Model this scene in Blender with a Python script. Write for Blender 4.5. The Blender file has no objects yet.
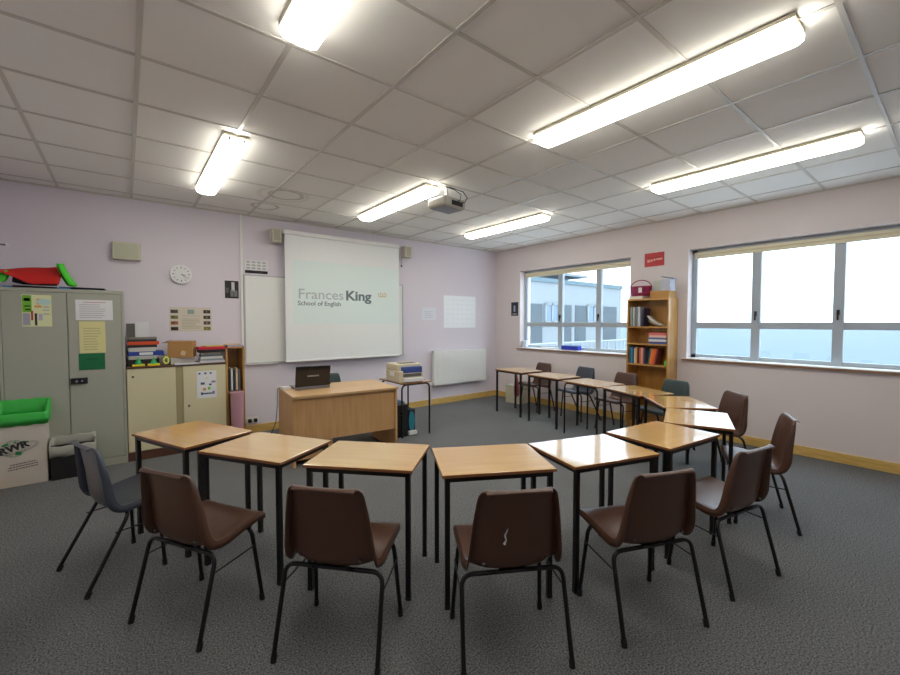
import bpy, math, random
from mathutils import Vector, Matrix
random.seed(7)
PI = math.pi
S = bpy.context.scene
COL = S.collection

# ------------------------------------------------------------------ materials
def lin(c):
    def f(v):
        v /= 255.0
        return v / 12.92 if v <= 0.04045 else ((v + 0.055) / 1.055) ** 2.4
    return (f(c[0]), f(c[1]), f(c[2]), 1.0)

MATS = {}
def mat(name, rgb, rough=0.6, metal=0.0, spec=0.5, noise=0.0, nscale=20.0, bump=0.0, bscale=200.0, emit=None, estr=0.0, coat=0.0):
    if name in MATS: return MATS[name]
    m = bpy.data.materials.new(name); m.use_nodes = True
    nt = m.node_tree; b = nt.nodes['Principled BSDF']
    b.inputs['Base Color'].default_value = lin(rgb)
    b.inputs['Roughness'].default_value = rough
    b.inputs['Metallic'].default_value = metal
    b.inputs['Specular IOR Level'].default_value = spec
    b.inputs['Coat Weight'].default_value = coat
    b.inputs['Coat Roughness'].default_value = 0.15
    tc = nt.nodes.new('ShaderNodeTexCoord')
    n = nt.nodes.new('ShaderNodeTexNoise'); n.inputs['Scale'].default_value = nscale; n.inputs['Detail'].default_value = 4
    nt.links.new(tc.outputs['Object'], n.inputs['Vector'])
    a = max(noise, 0.015)
    r = nt.nodes.new('ShaderNodeMapRange'); r.inputs['To Min'].default_value = 1 - a; r.inputs['To Max'].default_value = 1 + a
    nt.links.new(n.outputs['Fac'], r.inputs['Value'])
    mx = nt.nodes.new('ShaderNodeVectorMath'); mx.operation = 'SCALE'; mx.inputs[0].default_value = lin(rgb)[:3]
    nt.links.new(r.outputs['Result'], mx.inputs['Scale'])
    nt.links.new(mx.outputs['Vector'], b.inputs['Base Color'])
    if bump:
        n2 = nt.nodes.new('ShaderNodeTexNoise'); n2.inputs['Scale'].default_value = bscale
        nt.links.new(tc.outputs['Object'], n2.inputs['Vector'])
        bp = nt.nodes.new('ShaderNodeBump'); bp.inputs['Strength'].default_value = bump; bp.inputs['Distance'].default_value = 0.002
        nt.links.new(n2.outputs['Fac'], bp.inputs['Height']); nt.links.new(bp.outputs['Normal'], b.inputs['Normal'])
    if emit:
        b.inputs['Emission Color'].default_value = lin(emit); b.inputs['Emission Strength'].default_value = estr
    MATS[name] = m
    return m

def wood(name, c1, c2, rough=0.35, scale=3.0, stretch=(1, 14, 14), coat=0.0, spec=0.5):
    if name in MATS: return MATS[name]
    m = bpy.data.materials.new(name); m.use_nodes = True
    nt = m.node_tree; b = nt.nodes['Principled BSDF']; b.inputs['Roughness'].default_value = rough
    b.inputs['Coat Weight'].default_value = coat; b.inputs['Coat Roughness'].default_value = 0.07; b.inputs['Coat IOR'].default_value = 1.75
    b.inputs['Specular IOR Level'].default_value = spec
    tc = nt.nodes.new('ShaderNodeTexCoord'); mp = nt.nodes.new('ShaderNodeMapping'); mp.inputs['Scale'].default_value = stretch
    n = nt.nodes.new('ShaderNodeTexNoise'); n.inputs['Scale'].default_value = scale; n.inputs['Detail'].default_value = 5; n.inputs['Distortion'].default_value = 0.4
    cr = nt.nodes.new('ShaderNodeValToRGB'); cr.color_ramp.elements[0].color = lin(c1); cr.color_ramp.elements[1].color = lin(c2)
    cr.color_ramp.elements[0].position = 0.35; cr.color_ramp.elements[1].position = 0.65
    nt.links.new(tc.outputs['Object'], mp.inputs['Vector']); nt.links.new(mp.outputs['Vector'], n.inputs['Vector'])
    nt.links.new(n.outputs['Fac'], cr.inputs['Fac']); nt.links.new(cr.outputs['Color'], b.inputs['Base Color'])
    MATS[name] = m
    return m

def carpet_mat():
    m = bpy.data.materials.new('carpet'); m.use_nodes = True
    nt = m.node_tree; b = nt.nodes['Principled BSDF']; b.inputs['Roughness'].default_value = 0.95; b.inputs['Specular IOR Level'].default_value = 0.15
    tc = nt.nodes.new('ShaderNodeTexCoord')
    n = nt.nodes.new('ShaderNodeTexNoise'); n.inputs['Scale'].default_value = 120; n.inputs['Detail'].default_value = 6; n.inputs['Roughness'].default_value = 0.75
    cr = nt.nodes.new('ShaderNodeValToRGB')
    cr.color_ramp.elements[0].color = lin((36, 38, 40)); cr.color_ramp.elements[1].color = lin((160, 161, 161))
    cr.color_ramp.elements[0].position = 0.36; cr.color_ramp.elements[1].position = 0.70
    n3 = nt.nodes.new('ShaderNodeTexNoise'); n3.inputs['Scale'].default_value = 1.3; n3.inputs['Detail'].default_value = 3
    r = nt.nodes.new('ShaderNodeMapRange'); r.inputs['To Min'].default_value = 0.85; r.inputs['To Max'].default_value = 1.15
    vm = nt.nodes.new('ShaderNodeVectorMath'); vm.operation = 'SCALE'
    nt.links.new(tc.outputs['Object'], n.inputs['Vector']); nt.links.new(tc.outputs['Object'], n3.inputs['Vector'])
    nt.links.new(n.outputs['Fac'], cr.inputs['Fac']); nt.links.new(n3.outputs['Fac'], r.inputs['Value'])
    nt.links.new(cr.outputs['Color'], vm.inputs[0]); nt.links.new(r.outputs['Result'], vm.inputs['Scale'])
    nt.links.new(vm.outputs['Vector'], b.inputs['Base Color'])
    bp = nt.nodes.new('ShaderNodeBump'); bp.inputs['Strength'].default_value = 0.08; bp.inputs['Distance'].default_value = 0.001
    nt.links.new(n.outputs['Fac'], bp.inputs['Height']); nt.links.new(bp.outputs['Normal'], b.inputs['Normal'])
    return m

def ceiling_mat():
    m = mat('ceiling_tile', (242, 240, 236), 0.9, noise=0.03, nscale=160, bump=0.25, bscale=350)
    nt = m.node_tree; b = nt.nodes['Principled BSDF']
    prev = b.inputs['Base Color'].links[0].from_socket
    tc = nt.nodes.new('ShaderNodeTexCoord')
    wob = nt.nodes.new('ShaderNodeTexNoise'); wob.inputs['Scale'].default_value = 5
    nt.links.new(tc.outputs['Object'], wob.inputs['Vector'])
    for (cx, cy, rad) in ((1.42, 4.72, 0.17), (1.36, 5.33, 0.14), (1.40, 4.74, 0.25)):
        d = nt.nodes.new('ShaderNodeVectorMath'); d.operation = 'DISTANCE'; d.inputs[1].default_value = (cx, cy, 2.88)
        nt.links.new(tc.outputs['Object'], d.inputs[0])
        ad = nt.nodes.new('ShaderNodeMath'); ad.operation = 'MULTIPLY_ADD'; ad.inputs[1].default_value = 0.09; nt.links.new(wob.outputs['Fac'], ad.inputs[0]); nt.links.new(d.outputs['Value'], ad.inputs[2])
        s = nt.nodes.new('ShaderNodeMath'); s.operation = 'SUBTRACT'; nt.links.new(ad.outputs[0], s.inputs[0]); s.inputs[1].default_value = rad + 0.045
        ab = nt.nodes.new('ShaderNodeMath'); ab.operation = 'ABSOLUTE'; nt.links.new(s.outputs[0], ab.inputs[0])
        r = nt.nodes.new('ShaderNodeMapRange'); r.inputs['From Min'].default_value = 0.0; r.inputs['From Max'].default_value = 0.03
        r.inputs['To Min'].default_value = 0.55 if rad < 0.2 else 0.2; r.inputs['To Max'].default_value = 0
        nt.links.new(ab.outputs[0], r.inputs['Value'])
        mx = nt.nodes.new('ShaderNodeMix'); mx.data_type = 'RGBA'
        nt.links.new(r.outputs['Result'], mx.inputs[0]); nt.links.new(prev, mx.inputs[6]); mx.inputs[7].default_value = lin((140, 108, 78))
        prev = mx.outputs[2]
    nt.links.new(prev, b.inputs['Base Color'])
    return m

def glass_mat():
    m = bpy.data.materials.new('window_glass'); m.use_nodes = True
    nt = m.node_tree; nt.nodes.remove(nt.nodes['Principled BSDF'])
    out = [n for n in nt.nodes if n.type == 'OUTPUT_MATERIAL'][0]
    t = nt.nodes.new('ShaderNodeBsdfTransparent'); t.inputs['Color'].default_value = (0.93, 0.97, 0.98, 1)
    g = nt.nodes.new('ShaderNodeBsdfGlossy'); g.inputs['Roughness'].default_value = 0.02
    mx = nt.nodes.new('ShaderNodeMixShader'); mx.inputs[0].default_value = 0.05
    nt.links.new(t.outputs[0], mx.inputs[1]); nt.links.new(g.outputs[0], mx.inputs[2]); nt.links.new(mx.outputs[0], out.inputs[0])
    return m

M_wall = mat('wall_paint_lilac', (226, 219, 229), 0.85, noise=0.015, nscale=2, bump=0.08, bscale=120)
M_wall2 = mat('wall_paint_pink', (229, 219, 219), 0.85, noise=0.015, nscale=2, bump=0.08, bscale=120)
M_white = mat('white_paint', (238, 238, 236), 0.5)
M_carpet = carpet_mat(); M_tile = ceiling_mat(); M_glass = glass_mat()
M_bar = mat('ceiling_bar', (204, 199, 191), 0.34, spec=0.6)
M_pine = wood('pine_skirting', (212, 172, 92), (228, 192, 116), 0.5, 2.0, (3, 3, 20))
M_upvc = mat('shaded_white_upvc', (176, 186, 196), 0.4)  # white uPVC, its shade put into the grey-blue base colour
M_blind = mat('cream_blind', (226, 218, 190), 0.7)
M_black = mat('black_metal', (20, 20, 22), 0.35, spec=0.4)
M_blackp = mat('black_plastic', (24, 24, 26), 0.45)
M_topwood = wood('table_laminate', (224, 178, 108), (231, 187, 117), 0.22, 2.2, (1.2, 16, 16), coat=1.0)
M_edge = mat('table_edge', (150, 98, 58), 0.5, noise=0.08)
M_desk = wood('desk_laminate', (208, 160, 106), (217, 172, 120), 0.35, 2.0, (16, 16, 1.3))
M_desktop = wood('desk_top_laminate', (208, 168, 118), (221, 184, 138), 0.3, 2.0, (1.3, 16, 16))
M_brown = mat('brown_chair_plastic', (84, 54, 39), 0.28, spec=0.6, noise=0.05, nscale=40, bump=0.25, bscale=500)
M_charcoal = mat('charcoal_chair_plastic', (62, 68, 80), 0.3, spec=0.6, noise=0.04, nscale=40, bump=0.25, bscale=500)
M_green = mat('grey_green_chair_plastic', (60, 76, 76), 0.3, spec=0.6, noise=0.04, nscale=40, bump=0.25, bscale=500)
M_cab = mat('grey_green_steel', (172, 174, 160), 0.42, spec=0.5)
M_cabdark = mat('dark_gap', (70, 70, 62), 0.7)
M_cream = mat('cream_steel', (218, 210, 174), 0.42)
M_chrome = mat('steel', (170, 172, 175), 0.25, metal=1.0)
M_paper = mat('white_paper', (232, 234, 236), 0.6)
M_beech = wood('bookcase_veneer', (186, 134, 62), (204, 154, 82), 0.42, 2.0, (16, 16, 1.3), coat=0.7)
M_print = mat('beige_plastic', (216, 206, 180), 0.45)
M_brownwood = mat('dark_brown_edge', (92, 58, 44), 0.5)

# ------------------------------------------------------------------ mesh builder
class MB:
    def __init__(s): s.v = []; s.f = []; s.m = []; s.sm = []
    def _add(s, vs, fs, mi, sm=False):
        o = len(s.v); s.v += [tuple(v) for v in vs]
        for f in fs: s.f.append([i + o for i in f]); s.m.append(mi); s.sm.append(sm)
    def box(s, c, d, mi=0, rz=0, rx=0, ry=0):
        R = Matrix.Rotation(rz, 3, 'Z') @ Matrix.Rotation(ry, 3, 'Y') @ Matrix.Rotation(rx, 3, 'X')
        vs = [R @ Vector((x * d[0] / 2, y * d[1] / 2, z * d[2] / 2)) + Vector(c) for x in (-1, 1) for y in (-1, 1) for z in (-1, 1)]
        s._add(vs, [(0, 1, 3, 2), (4, 6, 7, 5), (0, 4, 5, 1), (2, 3, 7, 6), (0, 2, 6, 4), (1, 5, 7, 3)], mi); return s
    def b2(s, lo, hi, mi=0):
        return s.box([(a + b) / 2 for a, b in zip(lo, hi)], [abs(b - a) for a, b in zip(lo, hi)], mi)
    def tube(s, pts, r, n=10, mi=0, cap=True):
        pts = [Vector(p) for p in pts]; rings = []; N = None
        for i, p in enumerate(pts):
            t = (pts[min(i + 1, len(pts) - 1)] - pts[max(i - 1, 0)]).normalized()
            if N is None:
                N = t.orthogonal().normalized()
            else:
                N = (N - t * N.dot(t)).normalized()
            B = t.cross(N); rr = r[i] if isinstance(r, (list, tuple)) else r
            rings.append([p + N * rr * math.cos(2 * PI * k / n) + B * rr * math.sin(2 * PI * k / n) for k in range(n)])
        vs = [v for q in rings for v in q]; fs = []
        for i in range(len(rings) - 1):
            for k in range(n): fs.append((i * n + k, i * n + (k + 1) % n, (i + 1) * n + (k + 1) % n, (i + 1) * n + k))
        s._add(vs, fs, mi, True)
        if cap: s._add(rings[0], [tuple(range(n))[::-1]], mi); s._add(rings[-1], [tuple(range(n))], mi)
        return s
    def cyl(s, c, r, h, axis='Z', n=24, mi=0, r2=None):
        c = Vector(c); a = {'X': Vector((1, 0, 0)), 'Y': Vector((0, 1, 0)), 'Z': Vector((0, 0, 1))}[axis]
        return s.tube([c - a * h / 2, c + a * h / 2], [r, r if r2 is None else r2], n, mi)
    def grid(s, rows, mi=0, sm=True, close=False):
        n = len(rows[0]); vs = [p for q in rows for p in q]; fs = []
        for i in range(len(rows) - 1):
            for k in range(n if close else n - 1): fs.append((i * n + k, i * n + (k + 1) % n, (i + 1) * n + (k + 1) % n, (i + 1) * n + k))
        s._add(vs, fs, mi, sm); return s
    def poly(s, pts, mi=0): s._add(pts, [tuple(range(len(pts)))], mi); return s
    def prism(s, pts2, z0, z1, mi=0):
        n = len(pts2); vs = [(x, y, z0) for x, y in pts2] + [(x, y, z1) for x, y in pts2]
        s._add(vs, [tuple(range(n))[::-1], tuple(range(n, 2 * n))] + [(k, (k + 1) % n, n + (k + 1) % n, n + k) for k in range(n)], mi); return s
    def build(s, name, mats, parent=None, bevel=0, seg=2, solid=0, sub=0):
        me = bpy.data.meshes.new(name); me.from_pydata(s.v, [], s.f)
        for m in (mats if isinstance(mats, (list, tuple)) else [mats]): me.materials.append(m)
        for p, mi, sm in zip(me.polygons, s.m, s.sm): p.material_index = mi; p.use_smooth = sm
        me.update()
        o = bpy.data.objects.new(name, me); COL.objects.link(o)
        if parent: o.parent = parent
        if solid:
            q = o.modifiers.new('Solidify', 'SOLIDIFY'); q.thickness = solid; q.offset = 0
        if bevel:
            q = o.modifiers.new('Bevel', 'BEVEL'); q.width = bevel; q.segments = seg; q.limit_method = 'ANGLE'; q.angle_limit = 0.6
        if sub:
            q = o.modifiers.new('Subsurf', 'SUBSURF'); q.levels = sub; q.render_levels = sub
        return o

def tag(o, label=None, cat=None, group=None, kind=None):
    if label: o['label'] = label
    if cat: o['category'] = cat
    if group: o['group'] = group
    if kind: o['kind'] = kind
    return o
def thing(name, label, cat, loc=(0, 0, 0), rz=0, group=None):
    o = bpy.data.objects.new(name, None); COL.objects.link(o); o.location = loc; o.rotation_euler = (0, 0, rz)
    o.empty_display_size = 0.05
    return tag(o, label, cat, group)
def dup(o, parent=None):
    c = o.copy(); COL.objects.link(c)
    if parent:
        c.parent = parent
    for ch in list(o.children): dup(ch, c)
    return c
def struct(name, mb, m, **k):
    return tag(mb.build(name, m, **k), kind='structure')
def text_mesh(name, txt, size, m, parent, loc, rot, bold=0.0, align='LEFT', sx=1.0, shear=0.0):
    cu = bpy.data.curves.new(name, 'FONT'); cu.body = txt; cu.size = size; cu.offset = bold; cu.align_x = align; cu.resolution_u = 4; cu.shear = shear
    cu.extrude = 0.0004
    t = bpy.data.objects.new('tmp', cu); COL.objects.link(t)
    bpy.context.view_layer.update()
    dg = bpy.context.evaluated_depsgraph_get()
    me = bpy.data.meshes.new_from_object(t.evaluated_get(dg)); me.name = name
    bpy.data.objects.remove(t); bpy.data.curves.remove(cu)
    me.materials.clear(); me.materials.append(m)
    o = bpy.data.objects.new(name, me); COL.objects.link(o); o.parent = parent
    o.location = loc; o.rotation_euler = rot; o.scale = (sx, 1, 1)
    return o

# ------------------------------------------------------------------ camera
XW, YW, H, XL, YB, CZ = 5.863, 5.909, 2.88, -0.945, -1.45, 1.4773
cam = bpy.data.cameras.new('camera'); co = bpy.data.objects.new('camera', cam); COL.objects.link(co)
cam.sensor_width = 36; cam.lens = 410 / 900 * 36; cam.clip_start = 0.05; cam.clip_end = 3000
yaw, pit = 0.6692, -0.0373
fw = Vector((math.sin(yaw) * math.cos(pit), math.cos(yaw) * math.cos(pit), math.sin(pit)))
co.location = (0, 0, CZ); co.rotation_euler = fw.to_track_quat('-Z', 'Y').to_euler()
S.camera = co

# ------------------------------------------------------------------ room shell
T = 0.30
struct('floor', MB().b2((XL - .1, YB - .1, -0.1), (XW + T, YW + .1, 0)), M_carpet)
struct('ceiling', MB().b2((XL - .1, YB - .1, H), (XW + T, YW + .1, H + 0.1)), M_tile)
mb = MB()
for i in range(-1, 12):
    x = i * 0.6 - 0.5165
    if XL < x < XW: mb.b2((x - .012, YB, H - 0.006), (x + .012, YW, H - 0.0005))
struct('trim_1', mb, M_bar)
mb = MB()
for j in range(-4, 11):
    y = j * 0.5896 + 0.3948
    if YB < y < YW: mb.b2((XL, y - .011, H - 0.0055), (XW, y + .011, H - 0.0005))
struct('trim_2', mb, M_bar)
struct('trim_3', MB().b2((XL, YW - .02, H - .015), (XW - .02, YW, H - .001)).b2((XW - .02, YB, H - .015), (XW, YW, H - .001)), M_bar)
struct('wall_back', MB().b2((XL - .1, YW, 0), (XW + T, YW + .1, H)), M_wall)
struct('wall_left', MB().b2((XL - .1, YB - .1, 0), (XL, YW, H)), M_wall)
struct('wall_front', MB().b2((XL, YB - .1, 0), (XW + T, YB, H)), M_wall)
W1 = (3.12, 5.28); W2 = (0.14, 2.325); Z0, Z1 = 1.0, 2.44
mb = MB()
mb.b2((XW, YB, 0), (XW + T, YW, Z0)).b2((XW, YB, Z1), (XW + T, YW, H))
mb.b2((XW, W1[1], Z0), (XW + T, YW, Z1)).b2((XW, W2[1], Z0), (XW + T, W1[0], Z1)).b2((XW, YB, Z0), (XW + T, W2[0], Z1))
struct('wall_right', mb, M_wall2)
def skirt(n, lo, hi): struct(n, MB().b2(lo, hi), M_pine, bevel=0.004)
skirt('baseboard_back', (XL, YW - .018, 0), (XW, YW, 0.105))
skirt('baseboard_right', (XW - .018, YB, 0), (XW, YW - .018, 0.105))
skirt('baseboard_left', (XL, YB, 0), (XL + .018, 5.3, 0.105))
skirt('baseboard_front', (XL + .018, YB, 0), (XW - .018, YB + .018, 0.105))

def window(n, y0, y1, mulls):
    r = bpy.data.objects.new('window_%d' % n, None); COL.objects.link(r); r.location = (XW, (y0 + y1) / 2, Z0); tag(r, kind='structure')
    ym = (y0 + y1) / 2
    def L(lo, hi): return (lo[0] - XW, lo[1] - ym, lo[2] - Z0), (hi[0] - XW, hi[1] - ym, hi[2] - Z0)
    X0, X1 = 6.00, 6.05
    f = MB()
    f.b2(*L((X0, y0, Z0), (X1, y0 + .06, Z1))).b2(*L((X0, y1 - .06, Z0), (X1, y1, Z1))).b2(*L((X0, y0, Z0), (X1, y1, Z0 + .05))).b2(*L((X0, y0, Z1 - .06), (X1, y1, Z1)))
    for m_ in mulls: f.b2(*L((X0 - .012, m_ - .045, Z0 + .0), (X1, m_ + .045, Z1)))
    f.b2(*L((X0, y0 + .05, 1.395), (X1 - .004, y1 - .05, 1.475)))
    fo = f.build('window_frame', M_upvc, r, bevel=0.004)
    ed = [y0 + .06] + sorted(mulls) + [y1 - .06]
    for a, b in zip(ed[:-1], ed[1:]):
        for (za, zb) in ((Z0 + .05, 1.395), (1.475, Z1 - .06)):
            MB().b2(*L((6.02, a + .0, za), (6.026, b - .0, zb))).build('glass_pane', M_glass, r)
    for m_ in mulls:
        h = MB().b2(*L((X0 - .03, m_ - .012, 1.55), (X0 - .012, m_ + .012, 1.61))).b2(*L((X0 - .042, m_ - .008, 1.50), (X0 - .028, m_ + .008, 1.60)))
        tag(h.build('window_handle', M_blackp, r, bevel=0.003))
    s = MB().b2(*L((XW - .035, y0 - .05, Z0 - .010), (XW + .0, y1 + .05, Z0))).b2(*L((XW - .002, y0 + .001, Z0 - .02), (5.995, y1 - .001, Z0 + .004)))
    s.build('window_sill', M_white, r, bevel=0.003)
    MB().b2(*L((XW - .033, y0 - .05, Z0 - .032), (XW + .0, y1 + .05, Z0 - .0105))).build('sill_edge', mat('sill_brown', (150, 112, 84), 0.5), r)
    b = MB().b2(*L((5.965, y0 + .03, Z1 - .062), (5.995, y1 - .03, Z1 - .042))); b.tube(L((5.978, y0 + .04, Z1 - .072), (0, 0, 0))[0:1] + L((5.978, y1 - .04, Z1 - .072), (0, 0, 0))[0:1], 0.015, 14)
    b.b2(*L((5.972, y0 + .045, Z1 - .115), (5.975, y1 - .045, Z1 - .07)))
    b.b2(*L((5.966, y0 + .045, Z1 - .125), (5.980, y1 - .045, Z1 - .112)))
    b.build('roller_blind', M_blind, r)
window(1, W1[0], W1[1], [3.71, 4.455]); window(2, W2[0], W2[1], [0.87, 1.605])

# ------------------------------------------------------------------ outside
MO_wall = mat('render_white', (132, 138, 142), 0.9, noise=0.04, nscale=1)
MO_grey = mat('render_grey', (80, 88, 94), 0.9, noise=0.1, nscale=3)
MO_blue = mat('parapet_blue', (94, 112, 120), 0.8)
MO_glass = mat('far_glass', (96, 116, 134), 0.15, spec=0.8)
Yf = 12.0
bd = thing('building', 'pale rendered building wing with flat roof seen through the far window', 'building', (15, Yf, -8))
def O(lo, hi): return (lo[0] - 15, lo[1] - Yf, lo[2] + 8), (hi[0] - 15, hi[1] - Yf, hi[2] + 8)
MB().b2(*O((7, Yf, -8), (21.6, 19, 3.3))).build('wall', MO_wall, bd)
MB().b2(*O((6.9, Yf - .06, 3.3), (21.65, 19.1, 3.48))).build('roof', MO_blue, bd)
MB().b2(*O((9, Yf + 2, 3.48), (19.5, 18, 4.0))).build('penthouse', MO_grey, bd)
MB().b2(*O((8.7, Yf + 1.6, 4.0), (20.8, 18.3, 4.12))).build('penthouse_roof', MO_wall, bd)
for a, b in ((14.0, 14.8), (16.2, 17.0), (17.3, 18.2), (19.6, 21.1)):
    MB().b2(*O((a, Yf - .03, 0.5), (b, Yf - .005, 2.3))).build('wall_panel', MO_grey, bd)
for a, b in ((12.4, 13.3), (14.95, 15.9), (18.3, 19.4)):
    w = MB().b2(*O((a, Yf - .08, 1.5), (b, Yf - .005, 2.3))).build('window', MO_glass, bd)
    q = MB()
    for x in (a, (a + b) / 2, b): q.b2(*O((x - .05, Yf - .12, 1.45), (x + .05, Yf - .04, 2.35)))
    q.b2(*O((a, Yf - .12, 1.45), (b, Yf - .04, 1.53))).b2(*O((a, Yf - .12, 2.27), (b, Yf - .04, 2.35))).build('window_frame', MO_wall, w)
MO_rail = mat('rail_paint', (140, 146, 150), .6)
tr = thing('terrace_railing', 'white metal railing along the terrace edge below the far building', 'railing', (16, 10.6, -0.9))
r_ = MB().tube([(-7, 0, 1.5), (6.5, 0, 1.5)], 0.04, 8).tube([(-7, 0, .9), (6.5, 0, .9)], 0.025, 8).build('rail', MO_rail, tr)
for k in range(19): MB().tube([(-6.7 + k * .72, 0, 0), (-6.7 + k * .72, 0, 1.48)], 0.035, 8).build('post', MO_rail, tr)
tag(MB().b2((8.5, 10.3, -7.999), (23, 12, -0.9)).build('terrace', MO_wall), kind='structure')
sea_m = mat('sea_water', (58, 78, 95), 0.5, noise=0.1, nscale=0.02, spec=0.15)
tag(MB().b2((20, -1800, -16), (2800, 2500, -15)).build('sea', sea_m), kind='structure')
tag(MB().b2((5.9 + T, -60, -8.2), (26, 60, -8)).build('ground', mat('pale_bounce_ground', (214, 214, 212), 0.9)), kind='structure')  # unseen ground, made pale to bounce daylight up to the ceiling

# ------------------------------------------------------------------ chairs
def cr(P, n):
    out = []
    for i in range(len(P) - 1):
        p0, p1, p2, p3 = P[max(i - 1, 0)], P[i], P[i + 1], P[min(i + 2, len(P) - 1)]
        for k in range(n):
            t = k / n
            out.append(tuple(0.5 * ((2 * b) + (-a + c) * t + (2 * a - 5 * b + 4 * c - d) * t * t + (-a + 3 * b - 3 * c + d) * t ** 3) for a, b, c, d in zip(p0, p1, p2, p3)))
    out.append(tuple(P[-1])); return out
# x, z, half width, side lift, flange depth
PROF = [(.226, .412, .185, 0, .006), (.224, .436, .200, .002, .012), (.200, .448, .208, .008, .024), (.13, .440, .208, .016, .030), (.03, .420, .206, .022, .032), (-.06, .400, .206, .030, .034),
        (-.115, .397, .208, .040, .036), (-.150, .428, .209, .040, .042), (-.164, .49, .205, .032, .046), (-.172, .58, .196, .026, .040), (-.184, .66, .186, .022, .034), (-.196, .725, .176, .018, .026),
        (-.203, .757, .168, .014, .018), (-.210, .773, .154, .008, .010), (-.220, .778, .142, .002, .005), (-.236, .770, .136, 0, .003)]
def shell_mesh():
    P = cr([(p[0] * .917 + .0285, p[1], p[2] * (1.0 if p[0] > -.1 else .945), p[3], p[4]) for p in PROF], 3); rows = []
    for i, p in enumerate(P):
        a, b = P[max(i - 1, 0)], P[min(i + 1, len(P) - 1)]
        t = Vector((b[0] - a[0], 0, b[1] - a[1])).normalized()
        nrm = Vector((-t.z, 0, t.x)) * -1      # towards the sitter
        if nrm.z < 0 and i < len(P) // 2: nrm = -nrm
        if i >= len(P) // 2 and nrm.x < 0: nrm = -nrm
        if i > len(P) - 6: nrm = Vector((0.6, 0, 0.8))
        hw, lift, fl = p[2], p[3], p[4]; row = []
        base = Vector((p[0], 0, p[1]))
        us = [-1, -.93, -.8, -.6, -.35, 0, .35, .6, .8, .93, 1]
        pts = [base + Vector((0, u * hw, 0)) + nrm * lift * abs(u) ** 3 for u in us]
        eL = pts[0] - nrm * fl * .35 + Vector((0, -.006, 0)); eL2 = pts[0] - nrm * fl + Vector((0, -.010, 0))
        eR = pts[-1] - nrm * fl * .35 + Vector((0, .006, 0)); eR2 = pts[-1] - nrm * fl + Vector((0, .010, 0))
        rows.append([eL2, eL] + pts + [eR, eR2])
    mb = MB(); mb.grid(rows); return mb
def arc_path(p0, p1, p2, r, n=6):
    """p0 -> p1 -> p2 with a rounded corner at p1"""
    p0, p1, p2 = Vector(p0), Vector(p1), Vector(p2)
    a = p1 + (p0 - p1).normalized() * r; b = p1 + (p2 - p1).normalized() * r
    out = [p0]
    for k in range(n + 1):
        t = k / n; out.append(a * (1 - t) ** 2 + p1 * 2 * t * (1 - t) + b * t * t)
    return out + [p2]
def make_chair(m, raked=False):
    t = thing('stacking_chair', 'x', 'chair')
    sh = shell_mesh().build('seat_shell', m, t, solid=0.005); sh.data.set_sharp_from_angle(angle=0.62)
    for fx, fz, tx, ft, tw in (((.14, .0, .12, .225, .190), (-.235, .0, -.03, .228, .20)) if raked else ((.185, .0, .14, .228, .190), (-.185, .0, -.085, .236, .214))):
        z = .405 if fx > 0 else .386
        for sy in (-1, 1):
            pts = arc_path((tx, 0.08 * sy, z), (tx, (tw + .015) * sy, z), (fx, ft * sy, 0.012), 0.05)
            leg = MB().tube(pts, 0.0105, 10).build('leg', M_black, t)
            d = (Vector((fx, ft * sy, 0)) - Vector((tx, (tw + .015) * sy, z))).normalized()
            e = Vector((fx, ft * sy, 0.0))
            MB().tube([e - d * 0.035 + Vector((0, 0, .0)), e + Vector((0, 0, .0005))], 0.0135, 10).build('foot_cap', M_blackp, leg)
        MB().tube([(tx, -.10, z), (tx, .10, z)], 0.0105, 10).build('seat_bar', M_black, t)
    for sy in (-1, 1):
        MB().tube([(.127, .222 * sy, .30), (-.10, .222 * sy, .30)] if raked else [(.151, .222 * sy, .315), (-.110, .231 * sy, .305)], 0.004, 8).build('side_brace', M_black, t)
    for sy in (-1, 1):
        MB().tube([(-.116, .14 * sy, .452), (-.124, .14 * sy, .450)], 0.007, 10).build('rivet', M_chrome, t)
    for sx in ((.12, -.03) if raked else (.14, -.085)):
        MB().box((sx, 0.0, .414 if sx > 0 else .390), (.026, .12, .012)).build('mounting_block', M_blackp, t)
    return t
proto = {}
first = {}
def place_chair(x, y, deg, m, label, group=None):
    key = m.name
    if key not in proto:
        proto[key] = make_chair(m, key.startswith('charcoal')); o = proto[key]
    else: o = dup(proto[key])
    o.location = (x, y, 0); o.rotation_euler = (0, 0, math.radians(deg)); o['label'] = label
    o['group'] = 'stacking chairs around the desks'
    return o
place_chair(-.05, 3.17, 19, M_charcoal, 'charcoal blue plastic stacking chair at the left end of the arc, by the grey cabinet')
place_chair(.265, 2.40, 30.3, M_brown, 'brown plastic chair facing the second desk from the left, beside the charcoal chair in front')
place_chair(.765, 1.78, 42, M_brown, 'brown plastic chair with its back to the viewer, left of the paint-marked one')
c4 = place_chair(1.354, 1.287, 60, M_brown, 'brown plastic chair in front centre with a small white paint mark on its back')
place_chair(2.034, 1.008, 67.4, M_brown, 'brown plastic chair right of the paint-marked one, at the pale reflecting desk')
place_chair(2.76, .87, 79, M_brown, 'brown plastic chair turned away, nearest the bottom right of the arc')
place_chair(3.77, .949, 114.5, M_brown, 'brown plastic chair seen side on, rightmost, with bare carpet behind it')
place_chair(4.60, 1.51, 139, M_brown, 'brown plastic chair under the wide window, behind the corner desks')
place_chair(5.03, 2.21, 160, M_green, 'grey green plastic chair in front of the foot of the tall bookcase')
place_chair(5.24, 2.93, 168, M_brown, 'brown plastic chair just left of the tall bookcase, by the window wall')
place_chair(5.44, 3.70, 166, M_charcoal, 'charcoal plastic chair under the far window, between two brown chairs')
place_chair(5.46, 4.52, 169, M_brown, 'brown plastic chair farthest away, at the last desk by the corner')
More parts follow.
